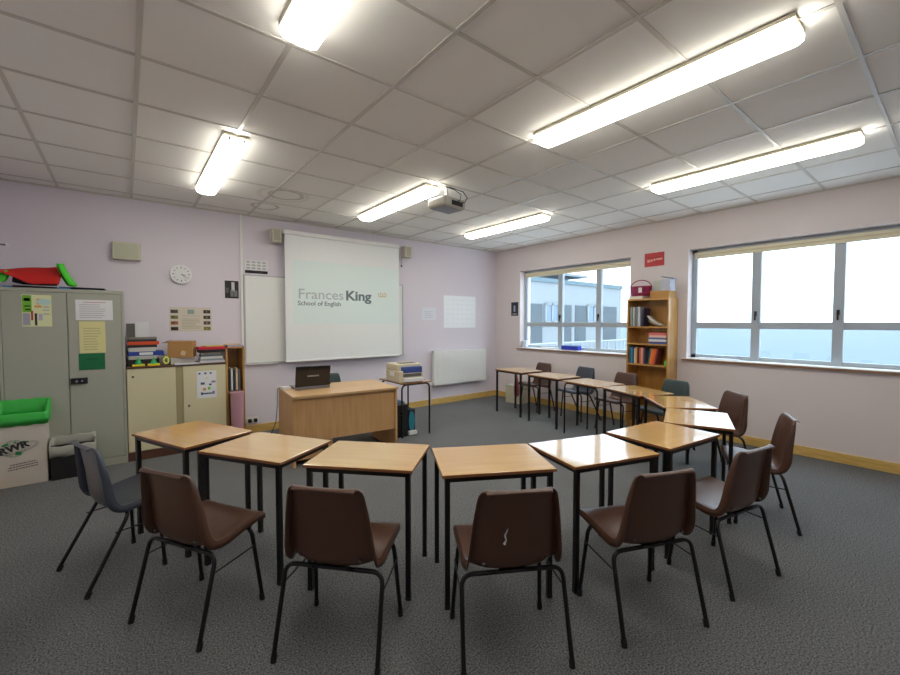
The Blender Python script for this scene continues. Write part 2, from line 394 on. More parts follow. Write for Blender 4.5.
pm = MB().tube([(-.137, .038, .60), (-.134, .050, .572), (-.1315, .044, .548), (-.130, .052, .532)], [.002, .004, .003, .007], 8).build('paint_mark', M_paper, c4)
tag(pm, 'white dried paint drip')
gc = place_chair(2.13, 5.24, 268, M_green, 'grey green chair behind the teacher desk, only its top showing beside the laptop')

# ------------------------------------------------------------------ small desks
ZT = 0.705
def make_table(kind, L=.61, D=.46):
    t = thing('classroom_desk', 'x', 'desk')
    top = MB().b2((-L / 2, -D / 2, ZT - .016), (L / 2, D / 2, ZT)).build('tabletop', M_topwood, t, bevel=0.003)
    MB().b2((-L / 2 - .001, -D / 2 - .001, ZT - .0165), (L / 2 + .001, -D / 2 + .0, ZT - .003)).b2((-L / 2 - .001, D / 2, ZT - .0165), (L / 2 + .001, D / 2 + .001, ZT - .003)) \
        .b2((-L / 2 - .001, -D / 2, ZT - .0165), (-L / 2, D / 2, ZT - .003)).b2((L / 2, -D / 2, ZT - .0165), (L / 2 + .001, D / 2, ZT - .003)).build('edge_band', M_edge, top)
    a, b = L / 2 - .028, D / 2 - .022
    if kind == 'square':
        w = .0125
        MB().b2((-a, -b - w, ZT - .042), (a, -b + w, ZT - .0165)).b2((-a, b - w, ZT - .042), (a, b + w, ZT - .0165)).b2((-a - w, -b, ZT - .042), (-a + w, b, ZT - .0165)) \
            .b2((a - w, -b, ZT - .042), (a + w, b, ZT - .0165)).build('frame', M_black, t)
        for sx in (-1, 1):
            for sy in (-1, 1):
                l = MB().b2((sx * a - w, sy * b - w, .006), (sx * a + w, sy * b + w, ZT - .0165)).build('leg', M_black, t)
                MB().b2((sx * a - w - .001, sy * b - w - .001, 0), (sx * a + w + .001, sy * b + w + .001, .02)).build('foot_cap', M_blackp, l)
    else:
        long = kind == 'bent_long'
        for s in (-1, 1):
            for q in (-1, 1):
                if long: P = arc_path((0, s * b, ZT - .028), (q * a, s * b, ZT - .028), (q * a, s * b, .0), .07)
                else: P = arc_path((s * a, 0, ZT - .028), (s * a, q * b, ZT - .028), (s * a, q * b, .0), .07)
                MB().tube(P, .0115, 10).build('leg', M_black, t)
        for s in (-1, 1): MB().tube([(s * (a - .05), -b, ZT - .028), (s * (a - .05), b, ZT - .028)] if long else [(-a, s * (b - .05), ZT - .028), (a, s * (b - .05), ZT - .028)], .008).build('frame_bar', M_black, t)
    return t
tproto = {}
def place_table(x, y, deg, kind, label, group='small desks set out in an arc'):
    if kind not in tproto: tproto[kind] = make_table(kind); o = tproto[kind]
    else: o = dup(tproto[kind])
    o.location = (x, y, 0); o.rotation_euler = (0, 0, math.radians(deg)); o['label'] = label
    if group: o['group'] = group
    return o
TB = [(.343, 3.392, -67.5, 'leftmost small wooden desk of the arc, in front of the cream low cabinet'),
      (.687, 2.727, -58.2, 'second small wooden desk from the left, overlapping the leftmost desk'),
      (1.12, 2.169, -47, 'third small wooden desk from the left, in front of the teacher desk'),
      (1.623, 1.686, -29, 'small orange-brown desk in front centre, right of the gap in the arc'),
      (2.236, 1.422, -16.5, 'small desk right of the centre one, its top pale with window glare'),
      (2.94, 1.311, -6, 'small wooden desk at the right bend of the arc, its corner pointing forward'),
      (3.648, 1.356, 22, 'small desk with white window glare, just behind the bend desk'),
      (4.236, 1.752, 43, 'small wooden desk turned diagonally behind the glare-lit bend desk'),
      (4.582, 2.348, 68, 'small wooden desk in front of the grey green chair and tall bookcase'),
      (4.735, 3.01, 79, 'x'),
      (4.90, 3.76, 83, 'small square-framed desk second from the far end of the row by the far window'),
      (5.03, 4.56, 86, 'farthest small desk, standing in the corner near the radiator')]
K = 1.0 + (0.70 - ZT) * 1.3
for i, (x, y, a, lb) in enumerate(TB):
    f = 0.994
    if i == 0: place_table(x + .012, y - .028, a, 'square', lb).scale = (1.07, 1, 1); continue
    if i == 9: place_table(x * f, y * f, a, 'bent_long', 'small desk with rounded bent tube legs, third from the far end of the row')
    else: place_table(x * f, y * f, a, 'square', lb).scale = (1, 1, 1)
place_table(2.945, 4.70, 88, 'bent_short', 'small bent-tube table under the printer, right of the teacher desk', None)

# ------------------------------------------------------------------ teacher desk
DZ = 0.735
dk = thing('teacher_desk', 'light beech veneer teacher desk with solid front panel', 'desk', (1.895, 4.46, 0), math.radians(-5))
DL, DD = 1.16, .76
MB().b2((-DL / 2, -DD / 2, DZ - .025), (DL / 2, DD / 2, DZ)).build('desktop', M_desktop, dk, bevel=.003)
MB().b2((-DL / 2 + .005, -DD / 2 + .045, 0), (-DL / 2 + .03, DD / 2 - .01, DZ - .0255)).build('side_panel', M_desk, dk, bevel=.002)
MB().b2((DL / 2 - .03, -DD / 2 + .03, 0), (DL / 2 - .005, DD / 2 - .01, DZ - .0255)).build('side_panel', M_desk, dk, bevel=.002)
MB().b2((-DL / 2 + .0305, -DD / 2 + .05, .25), (DL / 2 - .0305, -DD / 2 + .068, DZ - .0255)).build('front_panel', M_desk, dk)
pd = MB().b2((-DL / 2 + .04, -DD / 2 + .09, .06), (-DL / 2 + .42, DD / 2 - .04, DZ - .03)).build('drawer_pedestal', M_desk, dk)
for k in range(3): 
    dr = MB().b2((-DL / 2 + .045, DD / 2 - .04, .08 + k * .2), (-DL / 2 + .415, DD / 2 - .022, .265 + k * .2)).build('drawer', M_desk, pd)

def laptop():
    a = math.radians(-3)
    t = thing('laptop', 'open black laptop at the left end of the teacher desk, lid towards the room', 'laptop', (1.625, 4.62, DZ), a)
    MB().b2((-.19, -.125, .004), (.19, .13, .03)).build('keyboard_base', mat('laptop_silver', (120, 118, 124), .35), t, bevel=.004)
    lid = MB(); lid.box((0, -.125, .145), (.38, .012, .235), rx=math.radians(12)).build('lid', mat('laptop_black', (24, 20, 22), .16), t, bevel=.004)
    text_mesh('maker_mark', 'SAMSUNG', .024, mat('silver_print', (205, 205, 205), .4), t, (0, -.1325, .142), (PI / 2 + math.radians(12), 0, 0), .0006, 'CENTER', 1.15)
    MB().tube([(.205, .0, .0), (.215, -.02, .028), (.225, -.03, .05)], .012, 8).build('side_dongle', M_blackp, t)
    return t
laptop()
tag(MB().box((1.372, 4.66, DZ + .0165), (.09, .07, .031), rz=.2).build('white_adapter', M_white, bevel=.004), 'small white plug adapter on the desk corner left of the laptop', 'adapter')
tag(MB().tube([(1.42, 4.75, DZ + .006), (1.36, 4.80, DZ + .006), (1.322, 4.80, DZ - .01), (1.316, 4.79, .55), (1.30, 4.80, .35), (1.22, 4.86, .12), (1.12, 5.0, .02), (1.15, 5.4, .012), (1.21, 5.75, .05), (1.21, 5.868, .14)], .004, 8).build('power_cable', M_blackp),
    'thin black power cable hanging down the left side of the teacher desk', 'cable')

# printer
pr = thing('printer', 'beige desktop laser printer with blue front panel beside the teacher desk', 'printer', (2.885, 4.60, ZT), math.radians(-4))
MB().b2((-.19, -.19, .0), (.165, .19, .15)).b2((-.19, -.13, .15), (.165, .19, .235)).build('printer_body', M_print, pr, bevel=.012)
MB().b2((-.13, -.193, .125), (.145, -.185, .185)).b2((-.13, -.19, .125), (.145, -.126, .20)).build('blue_panel', mat('printer_blue', (62, 84, 150), .4), pr, bevel=.003)
MB().b2((-.10, -.07, .232), (.12, .06, .242)).build('output_slot', mat('printer_grey', (100, 98, 92), .5), pr, bevel=.003)
MB().b2((-.13, -.196, .075), (.13, -.188, .115)).build('feed_slot', mat('printer_grey', (100, 98, 92), .5), pr)
MB().b2((-.14, -.22, .012), (.15, -.188, .06)).build('paper_tray', M_white, pr, bevel=.006)
MB().b2((-.1935, -.05, .08), (-.188, .07, .13)).build('side_vent', M_white, pr)
pc = thing('computer_tower', 'black computer tower standing under the printer table', 'computer', (2.745, 4.66, 0), math.radians(-4))
MB().b2((-.10, -.2, .005), (.10, .22, .42)).build('case', mat('tower_black', (26, 27, 32), .3), pc, bevel=.006)
MB().b2((-.085, -.206, .02), (.085, -.2, .40)).build('front_bezel', M_blackp, pc, bevel=.003)
MB().b2((-.03, -.209, .30), (-.005, -.206, .325)).build('power_button', M_chrome, pc)
MB().b2((-.075, -.16, .4205), (.075, .12, .45)).build('blue_box_lid', mat('blue_grey', (96, 118, 150), .5), pc)
wb = thing('waste_bin', 'teal striped carton leaning beside the computer tower', 'carton', (2.935, 4.64, 0), math.radians(-4))
MB().box((0, 0, .165), (.10, .26, .33)).build('carton_body', mat('carton_dark', (34, 42, 56), .5), wb, bevel=.004)
sw = [(-.0 + .045 * math.cos(k / 12 * PI * 2) , .05 + .26 * .5 * (1 + math.sin(k / 12 * PI * 2))) for k in range(12)]
q = MB(); q._add([(x, -.1315, z) for x, z in sw], [tuple(range(12))], 0); q.build('teal_band', mat('teal', (40, 140, 160), .5), wb)
MB().box((.0, -.15, .03), (.12, .05, .05)).build('white_foot', M_white, wb, bevel=.006)
wb.name = 'carton'

# ------------------------------------------------------------------ steel cabinet
CY = 5.46
cb = thing('steel_cabinet', 'tall grey green steel two-door cabinet at the left, papers stuck on it', 'cabinet', (-.46, CY, 0))
w = .45
MB().b2((-w, .022, 0), (w, .43, 1.80)).build('cabinet_body', M_cab, cb, bevel=.004)
MB().b2((-w, 0, 1.765), (w, .022, 1.80)).b2((-w, 0, .0), (w, .022, .075)).b2((-w, 0, .075), (-w + .022, .022, 1.765)).b2((w - .022, 0, .075), (w, .022, 1.765)).build('front_frame', M_cab, cb, bevel=.002)
MB().b2((-w + .025, .002, .08), (.012, .021, 1.762)).build('door', M_cab, cb, bevel=.002)
d2 = MB().b2((.018, .002, .08), (w - .025, .021, 1.762)).build('door', M_cab, cb, bevel=.002)
hd = MB().b2((.025, -.02, .865), (.15, .001, .925)).build('handle', M_blackp, d2, bevel=.004)
MB().cyl((.07, -.023, .895), .011, .01, 'Y').cyl((.11, -.023, .895), .008, .01, 'Y').build('lock', M_chrome, hd)

def sheet(name, label, cat, x0, x1, z0, z1, y, m, marks=(), tilt=0, group=None, th=.0015):
    """flat sheet on a wall facing -Y; marks: (u0,v0,u1,v1,material) in 0..1"""
    cx, cz = (x0 + x1) / 2, (z0 + z1) / 2
    o = thing(name, label, cat, (cx, y, cz), 0, group); o.rotation_euler = (0, tilt, 0)
    W, Hh = x1 - x0, z1 - z0
    MB().b2((-W / 2, -th, -Hh / 2), (W / 2, 0, Hh / 2)).build('sheet', m, o)
    by = {}
    for u0, v0, u1, v1, mm in marks: by.setdefault(mm.name, (mm, []))[1].append((u0, v0, u1, v1))
    for k, (mm, L) in by.items():
        q = MB()
        for u0, v0, u1, v1 in L: q.b2((-W / 2 + u0 * W, -th - .0006, -Hh / 2 + v0 * Hh), (-W / 2 + u1 * W, -th + .0002, -Hh / 2 + v1 * Hh))
        q.build('print', mm, o)
    return o
def lines(n, u0, u1, v0, v1, m, seed=1, f=.45):
    r = random.Random(seed); st = (v1 - v0) / n
    return [(u0, v0 + i * st, u0 + (u1 - u0) * r.uniform(.7, 1), v0 + i * st + st * f, m) for i in range(n)]
M_ltgrey = mat('faint_print', (188, 186, 186), .7); M_ink = mat('ink', (45, 45, 50), .7)
P_green = mat('lime', (120, 190, 60), .6); P_cream = mat('cream_print', (232, 226, 170), .6); P_or = mat('orange_print', (222, 170, 96), .6)
P_yel = mat('pale_yellow_paper', (226, 220, 158), .7); P_dgreen = mat('dark_green_paper', (16, 110, 66), .7); P_red = mat('red_print', (180, 60, 60), .6)
o = sheet('flyer', 'lime and cream flyer taped to the left cabinet door', 'poster', -.754, -.552, 1.435, 1.735, CY - .001, mat('pale_lemon_print', (226, 230, 180), .6),
      [(.02, .45, .33, .98, P_green), (.08, .80, .28, .90, mat('mid_green', (70, 160, 40), .6)), (.1, .62, .28, .66, P_red), (.1, .52, .28, .56, P_red), (.03, .05, .27, .42, mat('grey_photo', (160, 160, 176), .6)),
       (.3, .2, .37, .5, P_red), (.42, .04, .5, .42, M_ink), (.55, .2, .68, .4, mat('lavender', (190, 180, 210), .6)), (.5, .70, .66, .88, P_or), (.42, .6, .66, .67, P_or), (.70, .6, .92, .64, M_ltgrey), (.70, .5, .92, .54, M_ltgrey), (.70, .38, .92, .42, M_ltgrey)])
q = MB(); q._add([(.035 + .05 * math.cos(a / 16 * 2 * PI) + .015, -.0022, .085 + .03 * math.sin(a / 16 * 2 * PI)) for a in range(16)], [tuple(range(16))], 0); q.build('badge', mat('pale_cyan', (190, 222, 214), .6), o)
sheet('notice', 'white landscape notice at the top of the right cabinet door', 'notice', -.384, -.10, 1.497, 1.70, CY - .001, M_paper, lines(7, .1, .88, .12, .85, M_ltgrey, 3, .3) + [(.2, .86, .8, .9, mat('faint_red', (214, 160, 160), .6))])
sheet('notice', 'pale yellow notice taped below the white one on the cabinet door', 'notice', -.362, -.163, 1.168, 1.486, CY - .001, P_yel, lines(9, .15, .85, .1, .85, mat('faint_olive', (190, 184, 130), .7), 4, .3))
sheet('notice', 'dark green paper rectangle below the yellow notice on the cabinet', 'notice', -.372, -.172, 1.0, 1.165, CY - .001, P_dgreen, [(.3, .62, .7, .68, mat('darker_green', (8, 84, 50), .7))])

# things on the cabinet
def fold_sheet(name, label, cat, rows, m, th=.004):
    mb = MB(); mb.grid([[Vector(p) for p in r] for r in rows]); return tag(mb.build(name, m, solid=th), label, cat)
F_red = mat('red_felt', (206, 36, 30), .8); F_grn = mat('green_felt', (84, 214, 60), .8); F_blue = mat('blue_card', (60, 130, 190), .6)
ft = thing('folded_banner', 'folded red and lime green fabric heaped on top of the tall steel cabinet', 'fabric', (-.62, 5.62, 1.8235))
rows = []
for i in range(13):
    u = i / 12; r = []
    for k in range(9):
        v = k / 8
        x = -.31 + u * .43 + .03 * v * u
        zt = .150 + .062 * u; zb = zt - .012 - (zt - .03) * min(1, u / .55) ** .8
        r.append((x, -.12 + .16 * v + .012 * math.sin(6 * v + 3 * u), zb + (zt - zb) * v + .004 * math.sin(9 * u + 4 * v)))
    rows.append(r)
MB().grid(rows).build('red_panel', F_red, ft, solid=.006)
rows = []
for i in range(9):
    u = i / 8; r = []
    for k in range(15):
        a = k / 14 * PI * 1.5 - 1.9
        r.append((.125 + .085 * u ** 1.4 + (.028 + .012 * u) * math.cos(a), -.05 + .045 * math.sin(a), .228 - .212 * u + .006 * math.cos(2 * a)))
    rows.append(r)
MB().grid(rows).build('green_roll', F_grn, ft, solid=.004)
MB().tube([(-.285, -.06, .04), (-.27, -.06, .06), (-.25, -.05, .10), (-.24, -.03, .128)], [.03, .036, .034, .018], 14).build('green_roll', F_grn, ft)
MB().tube([(-.20, -.02, .06), (-.12, -.03, .045), (-.02, -.03, .03), (.1, -.03, .03)], [.03, .035, .022, .02], 10).build('black_lining', mat('black_cloth', (24, 22, 30), .8), ft)
tag(MB().b2((-.88, 5.50, 1.8005), (-.42, 5.78, 1.815)).build('blue_folder', F_blue, bevel=.004), 'flat blue folder under the red fabric on the cabinet', 'folder')
tag(MB().b2((-.50, 5.5, 1.8155), (-.16, 5.74, 1.823)).build('dark_folder', mat('navy_card', (30, 40, 62), .5), bevel=.002), 'thin dark folder sticking out right of the red fabric', 'folder')
tag(MB().box((-.66, 5.478, 1.8095), (.30, .03, .018), rz=.1).build('black_strap', mat('black_cloth', (24, 22, 30), .8), bevel=.006), 'black cloth strap in front of the red fabric', 'strap')

# ------------------------------------------------------------------ recycling box and bin
rb = thing('recycling_box', 'white card recycling box with green bin liner and printed logo, at far left', 'recycling box', (-.762, 5.36, 0))
MB().b2((-.165, -.09, 0), (.165, .09, .005)).b2((-.165, -.09, .005), (-.160, .09, .64)).b2((.160, -.09, .005), (.165, .09, .64)).b2((-.160, -.09, .005), (.160, -.085, .64)).b2((-.160, .085, .005), (.160, .09, .64)).build('box_body', mat('white_card', (208, 200, 188), .7), rb, bevel=.002)
rg = random.Random(5); rws = []
for z, o_, am in ((.545, .010, .004), (.57, .013, .006), (.61, .014, .006), (.66, .015, .005), (.70, .012, .006), (.708, .004, .004), (.70, -.008, .003), (.60, -.014, .006), (.35, -.016, .006)):
    r = []; N = 48
    for k in range(N):
        a = k / N * 4; s = int(a); f = a - s
        X, Y = .165 + o_, .09 + o_
        c = [(-X, -Y), (X, -Y), (X, Y), (-X, Y)]; p, q_ = c[s], c[(s + 1) % 4]
        x = p[0] + (q_[0] - p[0]) * f; y = p[1] + (q_[1] - p[1]) * f
        nz = math.sin(k * 1.7 + z * 9) * am
        r.append((x * (1 + nz * 1.2), y * (1 + nz * 2), z + (nz * 1.0 if z < .58 or z > .7 else 0) + (.055 * y / .1 if z > .59 else 0)))
    rws.append(r)
MB().grid(rws, close=True).build('bin_liner', mat('green_liner', (58, 190, 74), .35), rb, solid=.001)
lg = thing('x', '', '')
bpy.data.objects.remove(lg)
G1 = mat('logo_green', (40, 140, 80), .7); yb = -.0915
lo = MB()
def ell(cx, cz, a, b, rot, w, n=40):
    P = []
    for k in range(n + 1):
        t = k / n * 2 * PI; x, z = a * math.cos(t), b * math.sin(t)
        P.append((cx + x * math.cos(rot) - z * math.sin(rot), yb, cz + x * math.sin(rot) + z * math.cos(rot)))
    lo.tube(P, w, 6)
ell(-.05, .345, .075, .075, 0, .0014); ell(-.05, .345, .03, .075, 0, .0009); ell(-.05, .345, .055, .075, 0, .0009)
logo = lo.build('logo_globe', G1, rb)
lo = MB(); ell(-.02, .345, .132, .042, .24, .0014); ell(-.02, .345, .118, .030, .24, .001); lo.build('logo_orbit', M_ink, rb)
q = MB(); q.box((-.10, yb, .385), (.04, .001, .02), ry=-.3).box((-.02, yb, .298), (.04, .001, .03), ry=.2).box((-.04, yb, .40), (.02, .001, .014)).box((.03, yb, .395), (.03, .001, .014)); q.build('logo_land', G1, rb)
text_mesh('logo_letters', 'RWR', .082, M_ink, rb, (-.135, yb - .001, .298), (PI / 2, -.30, 0), .004, 'LEFT', 1.05)
q = MB()
for k, (a, b) in enumerate(((-.075, .085), (-.085, .095), (-.09, .10))):
    x = a
    while x < b:
        l_ = rg.uniform(.006, .016); q.box((x + l_ / 2, yb, .205 - k * .022 + (x) * .1), (l_, .0008, .008)); x += l_ + .004
q.build('small_print', mat('brown_ink', (90, 80, 76), .7), rb)

wbn = thing('waste_bin', 'black rectangular waste bin with translucent liner, beside the white recycling box', 'bin', (-.42, 5.34, 0))
wx, wy = .155, .09
MB().b2((-wx, -wy, 0), (wx, wy, .006)).b2((-wx, -wy, 0), (-wx + .005, wy, .33)).b2((wx - .005, -wy, 0), (wx, wy, .33)).b2((-wx, -wy, 0), (wx, -wy + .005, .33)).b2((-wx, wy - .005, 0), (wx, wy, .33)).build('bin_body', M_blackp, wbn, bevel=.003)
rws = []
for z, o_, am in ((.22, .006, .015), (.25, .008, .02), (.29, .008, .02), (.335, .008, .015), (.345, -.001, .012), (.335, -.010, .012), (.2, -.014, .015)):
    r = []; N = 48
    for k in range(N):
        a = k / N * 4; s = int(a); f = a - s
        X, Y = wx + o_, wy + o_
        c = [(-X, -Y), (X, -Y), (X, Y), (-X, Y)]; p, q_ = c[s], c[(s + 1) % 4]
        nz = math.sin(k * 1.3 + z * 22) * am + math.sin(k * .5 + z * 40) * am * .6
        r.append(((p[0] + (q_[0] - p[0]) * f) * (1 + nz * .3), (p[1] + (q_[1] - p[1]) * f) * (1 + nz * .5), z + nz * .35 + (.03 * p[1] / .09 if z > .24 else 0)))
    rws.append(r)
MB().grid(rws, close=True).build('bin_liner', mat('clear_liner', (168, 168, 158), .3), wbn, solid=.001)

# ------------------------------------------------------------------ cream low cabinet and bookcase behind it
lc = thing('low_cabinet', 'cream steel low two-door cabinet with dark top edge, below the photo poster', 'cabinet', (.4585, 5.46, 0))
w = .4635
MB().b2((-w, .02, .09), (w, .40, .985)).build('cabinet_body', M_cream, lc, bevel=.003)
MB().b2((-w, .01, 0), (w, .35, .09)).build('plinth', M_brownwood, lc)
MB().b2((-w - .003, -.005, .985), (w + .004, .405, 1.0)).build('cabinet_top', M_brownwood, lc, bevel=.002)
for a, b in ((-w + .003, -.035), (.035, w - .003)):
    d = MB().b2((a, .0, .10), (b, .0195, .98)).build('door', M_cream, lc, bevel=.003)
    MB().cyl(((a + .05), -.004, .90 if a < 0 else .53), .011, .01, 'Y').build('lock', M_chrome, d)
MB().b2((-.033, .008, .10), (.033, .0195, .98)).build('centre_strip', mat('darker_cream', (168, 158, 120), .5), lc)  # strip between the doors in a darker cream
PK = mat('purple_print', (150, 130, 190), .6); PB = mat('blue_print', (60, 90, 120), .6)
sheet('drawing', 'white sheet with small coloured drawings on the right door of the cream cabinet', 'drawing', .622, .822, .60, .915, 5.459, M_paper,
      [(.1, .88, .2, .94, PB), (.38, .88, .5, .94, PB), (.66, .88, .76, .94, PB), (.2, .5, .4, .58, PB), (.62, .46, .74, .52, M_ink), (.3, .28, .46, .38, P_or), (.56, .3, .68, .4, P_green), (.74, .55, .95, .62, PK), (.2, .12, .3, .22, PB), (.3, .14, .78, .19, PB), (.78, .12, .9, .24, PK), (.45, .72, .6, .76, P_yel)])

bk = thing('small_bookcase', 'narrow pine bookcase behind the cream cabinet against the wall', 'bookcase', (1.045, 5.71, 0))
MB().b2((-.11, -.18, 0), (-.09, .19, 1.18)).b2((.075, -.18, 0), (.095, .19, 1.18)).b2((-.11, -.18, 1.16), (.095, .19, 1.18)).b2((-.09, .18, 0), (.075, .19, 1.16)).build('carcass', M_beech, bk)
MB().b2((-.09, -.17, .615), (.075, .18, .635)).build('shelf', M_beech, bk); MB().b2((-.09, -.17, .05), (.075, .18, .07)).build('shelf', M_beech, bk)
BC = [(34, 34, 40), (200, 200, 196), (52, 60, 80), (214, 190, 150), (90, 90, 96), (30, 60, 70)]
for k in range(5):
    tag(MB().box((.972 + k * .027, 5.62, .635 + .135 + .012 * (k % 2)), (.022, .17, .25 + .02 * (k % 2)), rz=0).build('book', mat('bk%d' % k, BC[k], .6), bevel=.002),
        ['dark thin book leftmost on the low pine bookcase shelf', 'white spined book second in the low pine bookcase', 'navy book in the middle of the low pine bookcase shelf', 'tan book fourth in the low pine bookcase', 'grey book rightmost on the low pine bookcase shelf'][k], 'book', 'books in the small pine bookcase')
pb = thing('pink_bin', 'dusty pink tall tub in front of the small pine bookcase', 'bin', (1.032, 5.435, 0))
MB().tube([(0, 0, 0), (0, 0, .625)], [.060, .074], 28).build('tub', mat('pink_plastic', (196, 150, 164), .45), pb)
MB().tube([(0, 0, .625), (0, 0, .64)], [.078, .078], 28).build('rim', mat('pink_plastic', (196, 150, 164), .45), pb)

# clutter on the cream cabinet (top at z = 1.0)
def slab(name, label, cat, lo, hi, rgb, rough=.6, rz=0, bevel=.002, group=None, rx=0):
    c = [(a + b) / 2 for a, b in zip(lo, hi)]; d = [b - a for a, b in zip(lo, hi)]
    o = MB().box((0, 0, 0), d, rx=rx).build(name, mat('c_%d_%d_%d' % rgb, rgb, rough), bevel=bevel)
    o.location = c; o.rotation_euler = (0, 0, rz); return tag(o, label, cat, group)
z = 1.0005
for nm, lb, ct, h, rgb, x0, x1 in (('paper_tray', 'black letter tray at the bottom of the stack beside the steel cabinet', 'tray', .07, (40, 40, 44), .01, .29),
        ('paper_stack', 'grey stack of papers in the pile beside the steel cabinet', 'papers', .04, (190, 190, 184), .02, .27),
        ('ring_binder', 'blue ring binder in the pile beside the steel cabinet', 'binder', .045, (36, 66, 160), .01, .33),
        ('paper_stack', 'white stack of papers above the blue binder', 'papers', .045, (206, 204, 200), .02, .26),
        ('book', 'thick black book under the orange folder', 'book', .03, (48, 40, 42), .01, .27),
        ('folder', 'orange red folder near the top of the pile beside the steel cabinet', 'folder', .035, (222, 84, 40), .01, .29),
        ('book', 'dark book just above the orange folder', 'book', .025, (52, 50, 52), .01, .27),
        ('magazine', 'grey magazine topmost on the pile beside the steel cabinet', 'magazine', .022, (130, 126, 118), .02, .27)):
    so = slab(nm, lb, ct, (x0, 5.60, z), (x1, 5.82, z + h - .0006), rgb, rz=random.uniform(-.03, .03)); z += h
    if nm == 'ring_binder': MB().b2((-.06, -.1125, -.014), (.06, -.109, .014)).build('spine_label', M_paper, so)
cd = slab('card', 'white greeting card standing on top of the pile by the steel cabinet', 'card', (.085, 5.72, z), (.205, 5.724, z + .165), (226, 226, 230))
slab('dark_file_box', 'dark grey file box behind the white card beside the steel cabinet', 'file box', (.004, 5.73, z), (.080, 5.80, z + .15), (96, 92, 90))
for x, rgb, lb, h in ((.10, (40, 170, 100), 'green and yellow cone left of its twin on the cream cabinet', .09), (.235, (40, 170, 100), 'green and yellow cone nearer the tape roll on the cream cabinet', .085)):
    t = thing('toy_cone', lb, 'toy', (x, 5.55, 1.0005), 0, 'cones on the cream cabinet')
    MB().tube([(0, 0, .022), (0, 0, h)], [.035, .006], 16).build('cone', mat('cone_green', rgb, .5), t)
    MB().box((0, -.0, .0115), (.11, .075, .022)).build('base', mat('cone_yellow', (240, 220, 40), .5), t, bevel=.006)
tp = thing('tape_roll', 'upright green and yellow ring standing in front of the pile', 'ring', (.345, 5.56, 1.052))
for r, m_, yy, nm in ((.040, mat('ring_green', (60, 170, 60), .5), .0, 'outer_ring'), (.034, mat('ring_yellow', (232, 226, 110), .5), -.016, 'front_ring')):
    MB().tube([(r * .62 * math.cos(a / 24 * 2 * PI), yy, r * math.sin(a / 24 * 2 * PI) - .001) for a in range(25)], .010, 8).build(nm, m_, tp)
ob = thing('cardboard_box', 'open brown cardboard box on the cream cabinet below the photo poster', 'box', (.51, 5.64, 1.075), math.radians(-18))
M_card = mat('cardboard', (182, 138, 84), .8); 
MB().box((0, 0, .0925), (.24, .20, .185), ry=.0).build('carton', M_card, ob, bevel=.002)
MB().box((-.148, .0, .178), (.06, .2, .004), ry=-.4).build('flap', mat('cardboard_flap', (150, 116, 80), .8), ob)
MB().box((.03, -.102, .05), (.045, .002, .05), ry=.3).build('label', mat('label_beige', (214, 190, 160), .7), ob)
slab('paper_stack', 'stack of loose papers under the cardboard box', 'papers', (.38, 5.56, 1.0005), (.62, 5.80, 1.0745), (176, 170, 162), rz=.05)
slab('paper_sheets', 'white loose sheets overhanging the front edge of the cream cabinet', 'papers', (.42, 5.445, 1.0005), (.66, 5.555, 1.012), (224, 224, 232), rz=-.05)
for k, rgb in enumerate(((206, 206, 210), (150, 160, 168), (222, 220, 214), (120, 128, 140), (200, 196, 170))):
    slab('magazine', ['white magazine at the bottom of the pile right of the box', 'grey blue magazine second in the pile right of the box', 'cream magazine third in the pile right of the box', 'slate grey magazine fourth in the pile right of the box', 'sand coloured magazine on top of the pile right of the box'][k], 'magazine',
         (.665 + .006 * k, 5.53 + .005 * k, 1.0005 + k * .024), (.925 - .01 * k, 5.70, 1.024 + k * .024), rgb, rz=[.05, -.08, .03, .1, -.04][k] * .4, group='magazines on the cream cabinet')
slab('letter_tray', 'black letter tray on the magazines right of the cardboard box', 'tray', (.66, 5.51, 1.1215), (.93, 5.70, 1.157), (30, 28, 32))
slab('folder', 'bright red folder lying on the black letter tray', 'folder', (.65, 5.51, 1.1575), (.93, 5.70, 1.186), (200, 28, 54))
slab('folder', 'yellow folder corner sticking out above the red folder', 'folder', (.72, 5.58, 1.1865), (.92, 5.72, 1.198), (200, 190, 110), rz=.25)
slab('folder', 'lavender folder on top of the small pine bookcase', 'folder', (.96, 5.55, 1.1805), (1.13, 5.8, 1.196), (160, 160, 196), rz=.05)
slab('folder', 'sand coloured folder on the lavender one above the pine bookcase', 'folder', (.95, 5.58, 1.1965), (1.12, 5.8, 1.206), (206, 180, 130), rz=-.12)

# ------------------------------------------------------------------ things on the back wall
vb = thing('wall_heater_vent', 'beige rectangular box high on the wall above the tall cabinet', 'wall box', (.03, YW, 2.27))
vb.name = 'wall_box'
MB().b2((-.125, -.075, -.095), (.125, 0, .095)).build('housing', mat('beige_metal', (204, 204, 180), .5), vb, bevel=.006)
MB().b2((-.105, -.078, -.078), (.105, -.0745, .078)).build('cover', mat('beige_cover', (194, 196, 172), .6), vb, bevel=.002)
ck = thing('wall_clock', 'round white wall clock above the photo poster', 'clock', (.537, YW, 2.052)); ck.scale = (.84, 1, .84)
MB().cyl((0, -.02, 0), .132, .04, 'Y', 48).build('case', M_white, ck, bevel=.006)
MB().cyl((0, -.0415, 0), .115, .003, 'Y', 48).build('dial', M_paper, ck)
for k in range(12):
    a = k * PI / 6; MB().box((.095 * math.sin(a), -.0435, .095 * math.cos(a)), (.008, .001, .018 if k % 3 else .026), ry=a).build('hour_mark', M_ink, ck)
MB().box((.028, -.045, -.012), (.065, .002, .006), ry=.4).build('hour_hand', M_ink, ck)
MB().box((.03, -.047, -.028), (.09, .002, .004), ry=.75).build('minute_hand', M_ink, ck)
